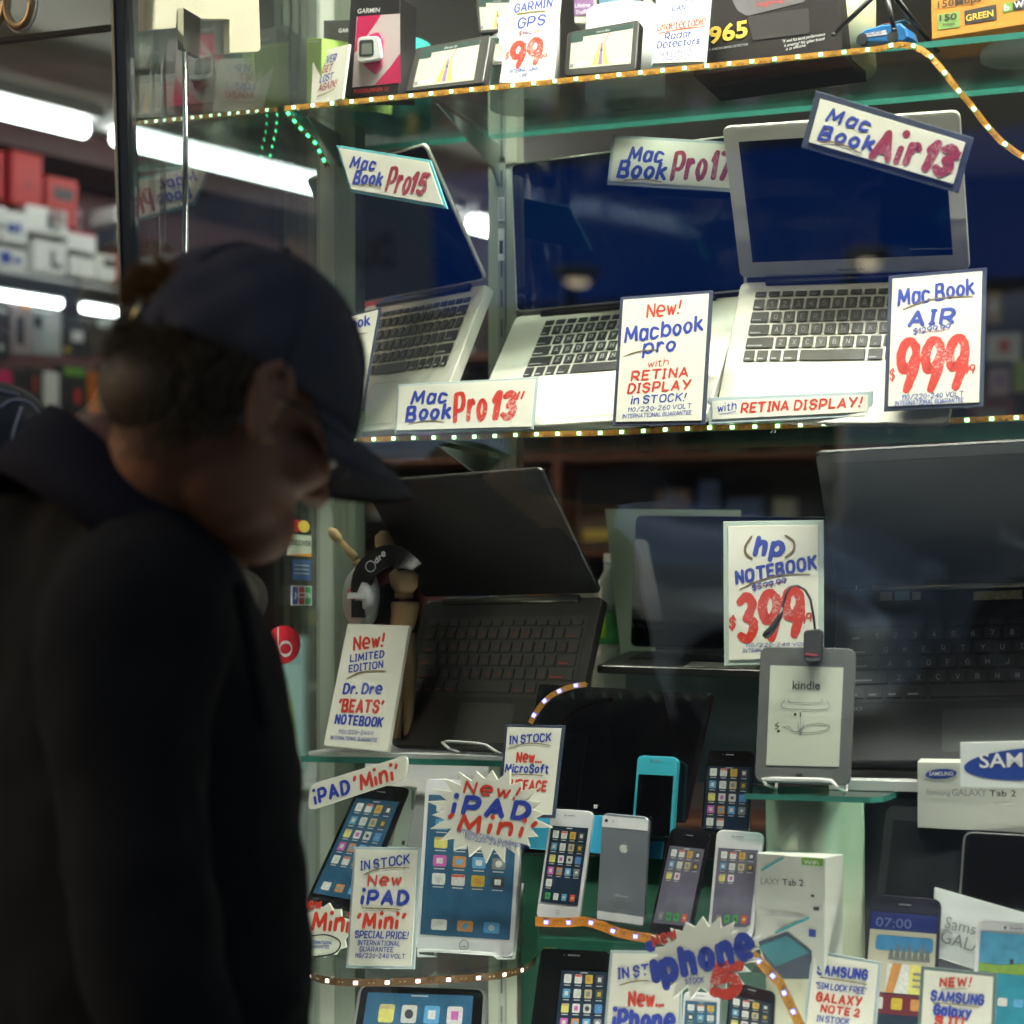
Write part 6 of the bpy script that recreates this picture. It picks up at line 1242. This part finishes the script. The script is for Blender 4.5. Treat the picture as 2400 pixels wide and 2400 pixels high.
for sy in (-1, 1):
    ec = hp_(-.002, sy*.079, -.048)
    face += [('e', ec, (.016, .009, .026), HR_)]
    pe = [ec+f*a*.019-rt*sy*.008+u*b*.033 for a, b in ((.6, -.9), (-.2, -.95), (-.7, -.3), (-1.0, .4), (-.5, 1.0), (.3, .95), (.8, .4))]
    face += [('c', pe, [.006, .0065, .006])]
hands = []
body_low = [('c', [hipz+Vector((0, 0, .25)), hipz], [.12, .13])]
for sy in (-1, 1):
    hj = hipz+Vector((.0, sy*.085, 0)); kn = Vector((hj.x+.09, hj.y+.03, .47)); an = Vector((hj.x-.03, hj.y+.02, .09))
    body_low += [('c', [hj, kn, an], [.078, .052, .036]), ('c', [an-Vector((.02, 0, .05)), an+Vector((.15, .03, -.06))], [.034, .026])]
blob('body', face+body_low+[('c', [nb-Vector((.02, -.01, .10)), hipz+Vector((0, 0, .25))], [.085, .11])], .0055, SKIN, mn, 4, INV)
for sy in (-1, 1):
    mb = MB(); mb.ell(hp_(.0855, sy*.030, -.052), (.011, .011, .011), mat('eye_white', (.5, .48, .45), .2), HR_, 14, 8); mb.ell(hp_(.0935, sy*.030, -.054), (.0045, .005, .005), mat('iris', (.05, .04, .03), .1), HR_, 10, 6)
    o = mb.build('eye', mn, smooth=True); o.data.transform(INV)
jk = blob('jacket', torso+r_arm+l_arm, .010, CLOTH, mn, 7, INV)
# folds of the cloth, real relief
tx = bpy.data.textures.new('folds', 'CLOUDS'); tx.noise_scale = .16
dmod = jk.modifiers.new('folds', 'DISPLACE'); dmod.texture = tx; dmod.strength = .03; dmod.mid_level = .5
tx2 = bpy.data.textures.new('fine_folds', 'CLOUDS'); tx2.noise_scale = .05
dmod = jk.modifiers.new('fine_folds', 'DISPLACE'); dmod.texture = tx2; dmod.strength = .007; dmod.mid_level = .5
trm = mat('dark_trousers', (.018, .019, .024), .9, spec=.1, bump=.5, bs=600)
legs = []
for sy in (-1, 1):
    hj = hipz+Vector((.0, sy*.085, -.0)); kn = Vector((hj.x+.09, hj.y+.03, .47)); an = Vector((hj.x-.03, hj.y+.02, .10))
    legs += [('c', [hj+Vector((0, 0, .02)), kn, an], [.098, .072, .060])]
blob('trousers', legs+[('c', [hipz+Vector((0, -.06, .06)), hipz+Vector((0, .06, .06))], [.125, .125])], .012, trm, mn, 6, INV)
for sy in (-1, 1):
    an = Vector((hipz.x-.03, hipz.y+sy*.085+.02, .05)); blob('shoe', [('c', [an+Vector((-.03, 0, 0)), an+Vector((.10, .02, -.008)), an+Vector((.19, .03, -.018))], [.046, .042, .030])], .008, BLACKP(), mn, 4, INV)
# collar standing round the neck, open at the front
a0 = P(120, 985, 1.83); a1 = P(575, 1375, 1.78); cn = Vector((.50, .30, .72)).normalized(); a0 = a0-cn*.036; a1 = a1-cn*.020; cc = (a0+a1)*.5; ca = (a1-a0)*.5; cn = Vector((.50, .30, .72)).normalized(); cb = cn.cross(ca).normalized()*.092
mb = MB(); rings = []; n = 56
for k in range(n+1):
    an_ = R(8)+k/n*R(344); d = ca*math.cos(an_)+cb*math.sin(an_)
    p = cc+d; back = max(0, -math.cos(an_)); hgt = .022+.020*back; out = d.normalized()
    rings.append([p+out*.012-cn*.050, p+out*.012-cn*.015, p+out*.006+cn*(hgt-.004), p-out*.001+cn*hgt, p-out*.007+cn*(hgt-.006), p-out*.004-cn*.03])
m_ = len(rings[0]); vs_ = [q-man_o for r_ in rings for q in r_]; fs = []
for k in range(n):
    for j in range(m_): fs.append((k*m_+j, k*m_+(j+1) % m_, (k+1)*m_+(j+1) % m_, (k+1)*m_+j))
fs += [tuple(range(m_))[::-1], tuple(range(n*m_, (n+1)*m_))]
mb.add(vs_, fs, mat('navy_collar', (.016, .016, .026), .9, spec=.15, bump=.5, bs=700)); mb.build('collar', jk, smooth=True)
mb = MB(); rings = []
for k in range(31):                               # lapel seam running down from the collar
    t_ = k/30; q = P(560+60*t_, 1370+330*t_, 1.70-.04*t_); rings.append(q)
mb.tube([q-man_o for q in rings], .006, CLOTH, 8); mb.build('lapel_edge', jk, smooth=True)
# cap: crown, brim, strap with opening at the back
cap = thing('baseball_cap', 'navy baseball cap with an open strap at the back, on the bent head', 'cap', Matrix.Translation(C)); CI = Matrix.Translation(-C)
mb = MB(); nu, nv = 64, 26; vs_ = []; fs = []; keep = {}
def cap_pt(a, e, off=0.0):
    r_ = Vector((.111+off, .090+off, .112+off)); zf = 1.0
    wr = .0030*math.sin(3*a+2)*math.cos(e)**2+.0022*math.sin(7*a+6*e)*math.cos(e)+.0016*math.sin(13*a-9*e)*math.cos(e)
    zz = math.sin(e)*r_.z*(1+.04*math.cos(a)) - .014
    return hp_((r_.x+wr)*math.cos(e)*math.cos(a)-.002, (r_.y+wr)*math.cos(e)*math.sin(a), zz-.004*math.cos(a)*math.cos(e))
for layer, off in ((0, .0), (1, -.003)):
    for j in range(nv+1):
        for i in range(nu):
            a = 2*math.pi*i/nu; e0 = -.10; e = e0+(math.pi/2-e0)*j/nv
            vs_.append(cap_pt(a, e, off)-C)
N1 = nu*(nv+1)
def hole(i, j):
    a = 2*math.pi*(i+.5)/nu; da = abs(((a-math.pi+math.pi) % (2*math.pi))-math.pi); e = -.10+(math.pi/2+.10)*(j+.5)/nv
    return (da/.40)**2+((e-.30)/.27)**2 < 1 if False else (abs(((a % (2*math.pi))-math.pi))/.42)**2+((e-.27)/.24)**2 < 1
for j in range(nv):
    for i in range(nu):
        if hole(i, j): continue
        q = (j*nu+i, j*nu+(i+1) % nu, (j+1)*nu+(i+1) % nu, (j+1)*nu+i)
        fs.append(q); fs.append(tuple(N1+x for x in q[::-1]))
        for (di, dj, e_) in ((-1, 0, (q[0], q[3])), (1, 0, (q[2], q[1])), (0, -1, (q[1], q[0])), (0, 1, (q[3], q[2]))):
            jj = j+dj
            if jj < 0 or (jj < nv and hole((i+di) % nu, jj)): fs.append((e_[0], e_[1], N1+e_[1], N1+e_[0]))
mb.add(vs_, fs, CAPM); cr = mb.build('crown', cap, smooth=True)
mb = MB()
for k in range(6):                                # seams between the six panels
    a = math.pi/6+k*math.pi/3; mb.tube([cap_pt(a, e_, .0012)-C for e_ in [(.55 if 2.4 < a < 3.9 else -.08)+(math.pi/2-(.55 if 2.4 < a < 3.9 else -.08))*q/14 for q in range(15)]], .0012, CAPM, 6)
mb.build('seams', cr, smooth=True)
mb = MB(); mb.ell(cap_pt(0, math.pi/2, .002)-C, (.006, .006, .0022), CAPM, HR_, 12, 8); mb.build('button', cap, smooth=True)
mb = MB(); vs_ = []; fs = []; na, nr = 30, 8
for layer in (0, 1):
    for j in range(nr+1):
        for i in range(na+1):
            a = R(-68)+R(136)*i/na; q = j/nr; ln = .078*(math.cos(a*1.18)**.55 if abs(a) < 1.32 else 0.0)
            b = cap_pt(a, -.10, -.001); dr_ = (f*math.cos(a)*.9-rt*math.sin(a)*.25-u*.10).normalized()
            cv = -.030*(math.sin(a)**2)*q
            vs_.append(b+dr_*ln*q+u*(cv-.003*layer)-u*.010*q*q-C)
M1 = (na+1)*(nr+1)
for j in range(nr):
    for i in range(na):
        q = (j*(na+1)+i, j*(na+1)+i+1, (j+1)*(na+1)+i+1, (j+1)*(na+1)+i); fs.append(q[::-1]); fs.append(tuple(M1+x for x in q))
for i in range(na): a = nr*(na+1)+i; fs.append((a, a+1, M1+a+1, M1+a)); fs.append((i+1, i, M1+i, M1+i+1))
for j in range(nr):
    for i in (0, na): a = j*(na+1)+i; b = a+na+1; fs.append((a, b, M1+b, M1+a))
mb.add(vs_, fs, CAPM); mb.build('brim', cap, smooth=True)
mb = MB()
sp_ = [cap_pt(math.pi+x, -.02, .001)-C for x in [-.52+.104*k for k in range(11)]]; vs_ = []; fs = []
for p in sp_: vs_ += [p+u*.011, p-u*.011, p-u*.011-p.normalized()*.002, p+u*.011-p.normalized()*.002]
for k in range(10):
    for j in range(4): fs.append((k*4+j, k*4+(j+1) % 4, k*4+4+(j+1) % 4, k*4+4+j))
mb.add(vs_, fs, CAPM); st_ = mb.build('strap', cap)
bk = cap_pt(math.pi+.26, -.01, .004)-C
mb = MB(); mb.tube([bk+u*.011, bk-u*.011], .0034, mat('brass_buckle', (.5, .42, .25), .25, .9), 8); mb.build('buckle', st_, smooth=True)
# hair: close mass at the back of the head plus loose strands, tuft through the cap opening
mb = MB(); hs = random.Random(5)
def strand(root, d, ln, bend, w, hm_=HAIRM):
    d = d.normalized(); sd_ = d.cross(bend if bend.length > 0 else u).normalized()
    p = [root, root+d*ln*.5+bend*ln*.12, root+d*ln*.9+bend*ln*.42]
    v = []; wd = [w, w*.8, w*.15]
    for q, w_ in zip(p, wd): v += [q-sd_*w_-C, q+sd_*w_-C]
    mb.add(v, [(0, 1, 3, 2), (2, 3, 5, 4)], hm_)
def scalp(a, e): return hp_(.099*math.cos(e)*math.cos(a), .0775*math.cos(e)*math.sin(a), .099*math.sin(e))
hb = [('e', hp_(-.032, 0, -.042), (.072, .076, .056), HR_), ('e', hp_(-.055, 0, -.060), (.050, .062, .040), HR_), ('e', hp_(-.080, 0, .005), (.030, .042, .035), HR_), ('e', hp_(-.064, .0, -.060), (.050, .062, .042), HR_),
      ('e', hp_(.008, .072, -.03), (.014, .010, .035), HR_), ('e', hp_(.008, -.072, -.03), (.014, .010, .035), HR_)]
hair = blob('hair', hb, .006, HAIRM, mn, 3, INV)
for k in range(5200):
    a = hs.uniform(1.75, 4.53); e = hs.uniform(-1.12, .02)
    low = -.62-.45*max(0, -math.cos(a))
    if e < low: continue
    r0 = scalp(a, e)+(scalp(a, e)-C).normalized()*.004
    out = (r0-C).normalized(); strand(r0, -u*1.0+out*.55+f*hs.uniform(-.35, .15)+rt*hs.uniform(-.3, .3), hs.uniform(.018, .040), out*hs.uniform(-.3, .6)-u*.1, .0009)
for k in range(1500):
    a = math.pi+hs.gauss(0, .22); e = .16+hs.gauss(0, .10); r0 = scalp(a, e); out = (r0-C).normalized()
    strand(r0, out+u*hs.uniform(-.1, .7)+rt*hs.uniform(-.5, .5), hs.uniform(.016, .042), -u*hs.uniform(.3, 1.0)+rt*hs.uniform(-.3, .3), .0009, mat('lit_fair_hair', (.30, .21, .09), .5, var=.4, vs=90))  # fair tuft, with the shop light on it put into a lighter colour
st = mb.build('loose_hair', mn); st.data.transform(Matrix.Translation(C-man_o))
gs = thing('glasses', 'thin dark glasses worn by the man in the cap', 'glasses', Matrix.Translation(C)); FRM = mat('dark_metal_frame', (.05, .05, .05), .25, .9)
for sy in (-1, 1):
    q = [hp_(.100+.010*math.sin(6.2832*k/24)*.0, sy*(.034+.024*math.cos(6.2832*k/24)), -.056+.018*math.sin(6.2832*k/24))-C for k in range(25)]
    mb = MB(); mb.tube(q, .0013, FRM, 6); ro = mb.build('rim', gs, smooth=True)
    mb = MB(); mb.add([p for p in q[:-1]], [tuple(range(24))], glass('spectacle_lens', (.93, .95, .95), 1.6, .04)); mb.build('lens', ro)
    mb = MB(); mb.tube([hp_(.100, sy*.058, -.050)-C, hp_(.085, sy*.078, -.046)-C, hp_(.03, sy*.086, -.040)-C, hp_(-.002, sy*.086, -.040)-C], .0014, FRM, 6); mb.build('temple', gs, smooth=True)
mb = MB(); mb.tube([hp_(.101, .010, -.054)-C, hp_(.108, 0, -.050)-C, hp_(.101, -.010, -.054)-C], .0013, FRM, 6); mb.build('bridge', gs, smooth=True)
# second passer-by: only the shoulder shows at the left edge
po = P(-150, 1500, 2.12); po.z = 0
p2 = thing('person', 'person in a dark padded jacket with pale seams at the left edge', 'person', Matrix.Translation(po)); I2 = Matrix.Translation(-po)
sh = P(30, 1010, 2.10); PADM = mat('dark_padded_nylon', (.030, .032, .038), .5, spec=.4, var=.2, vs=9, bump=.4, bs=120)
hd2 = P(-330, 640, 2.12)
blob('body', [('e', hd2, (.085, .072, .11)), ('c', [hd2-Vector((0, 0, .08)), P(-330, 950, 2.12)], [.055, .06]), ('e', hd2+Vector((.08, .0, -.02)), (.02, .015, .022)),
              ('c', [P(-330, 950, 2.12), Vector((po.x, po.y, .9))], [.09, .12])]+[('c', [Vector((po.x-.0, po.y+s_*.09, .88)), Vector((po.x, po.y+s_*.1, .48)), Vector((po.x, po.y+s_*.1, .06))], [.08, .055, .038]) for s_ in (-1, 1)], .01, SKIN, p2, 4, I2)
j2 = blob('jacket', [('c', [P(-330, 1010, 2.12), P(-20, 1055, 2.12)], [.085, .075]), ('c', [P(-300, 1150, 2.12), P(-250, 1800, 2.12), P(-250, 2400, 2.12)], [.16, .19, .18]), ('c', [P(-20, 1060, 2.12), P(70, 1500, 2.12), P(60, 2000, 2.10), P(0, 2500, 2.08)], [.078, .066, .058, .050])], .011, PADM, p2, 6, I2)
tx3 = bpy.data.textures.new('padding', 'CLOUDS'); tx3.noise_scale = .08
dm3 = j2.modifiers.new('padding', 'DISPLACE'); dm3.texture = tx3; dm3.strength = .012
blob('trousers', [('c', [Vector((po.x, po.y+s_*.09, .92)), Vector((po.x, po.y+s_*.1, .48)), Vector((po.x, po.y+s_*.1, .08))], [.11, .08, .065]) for s_ in (-1, 1)], .014, trm, p2, 5, I2)
hm = blob('hair', [('e', hd2+Vector((-.015, 0, .03)), (.088, .078, .09))], .01, HAIRM, p2, 3, I2)
from mathutils.bvhtree import BVHTree
dg = bpy.context.evaluated_depsgraph_get(); jm = j2.evaluated_get(dg).to_mesh(); bv = BVHTree.FromPolygons([v.co[:] for v in jm.vertices], [tuple(p.vertices) for p in jm.polygons])
def on_jacket(px, py):
    c_ = Vector((0, 0, H)); d_ = (P(px, py, 1)-c_).normalized(); h_ = bv.ray_cast(c_-po, d_); return h_[0]-d_*.001 if h_[0] else None
for pts in (((0, 955), (30, 938), (70, 945), (105, 985), (130, 1030)), ((-60, 905), (0, 915), (45, 925)), ((0, 1063), (15, 1066), (30, 1070)), ((20, 1060), (35, 1000), (50, 955))):
    q = [x for x in (on_jacket(*p) for p in pts) if x]
    if len(q) > 1: mb = MB(); mb.tube(smooth_pts(q, 5) if len(q) > 2 else q, .0016, mat('pale_piping', (.35, .36, .45), .5), 6); mb.build('piping', j2, smooth=True)
j2.evaluated_get(dg).to_mesh_clear()
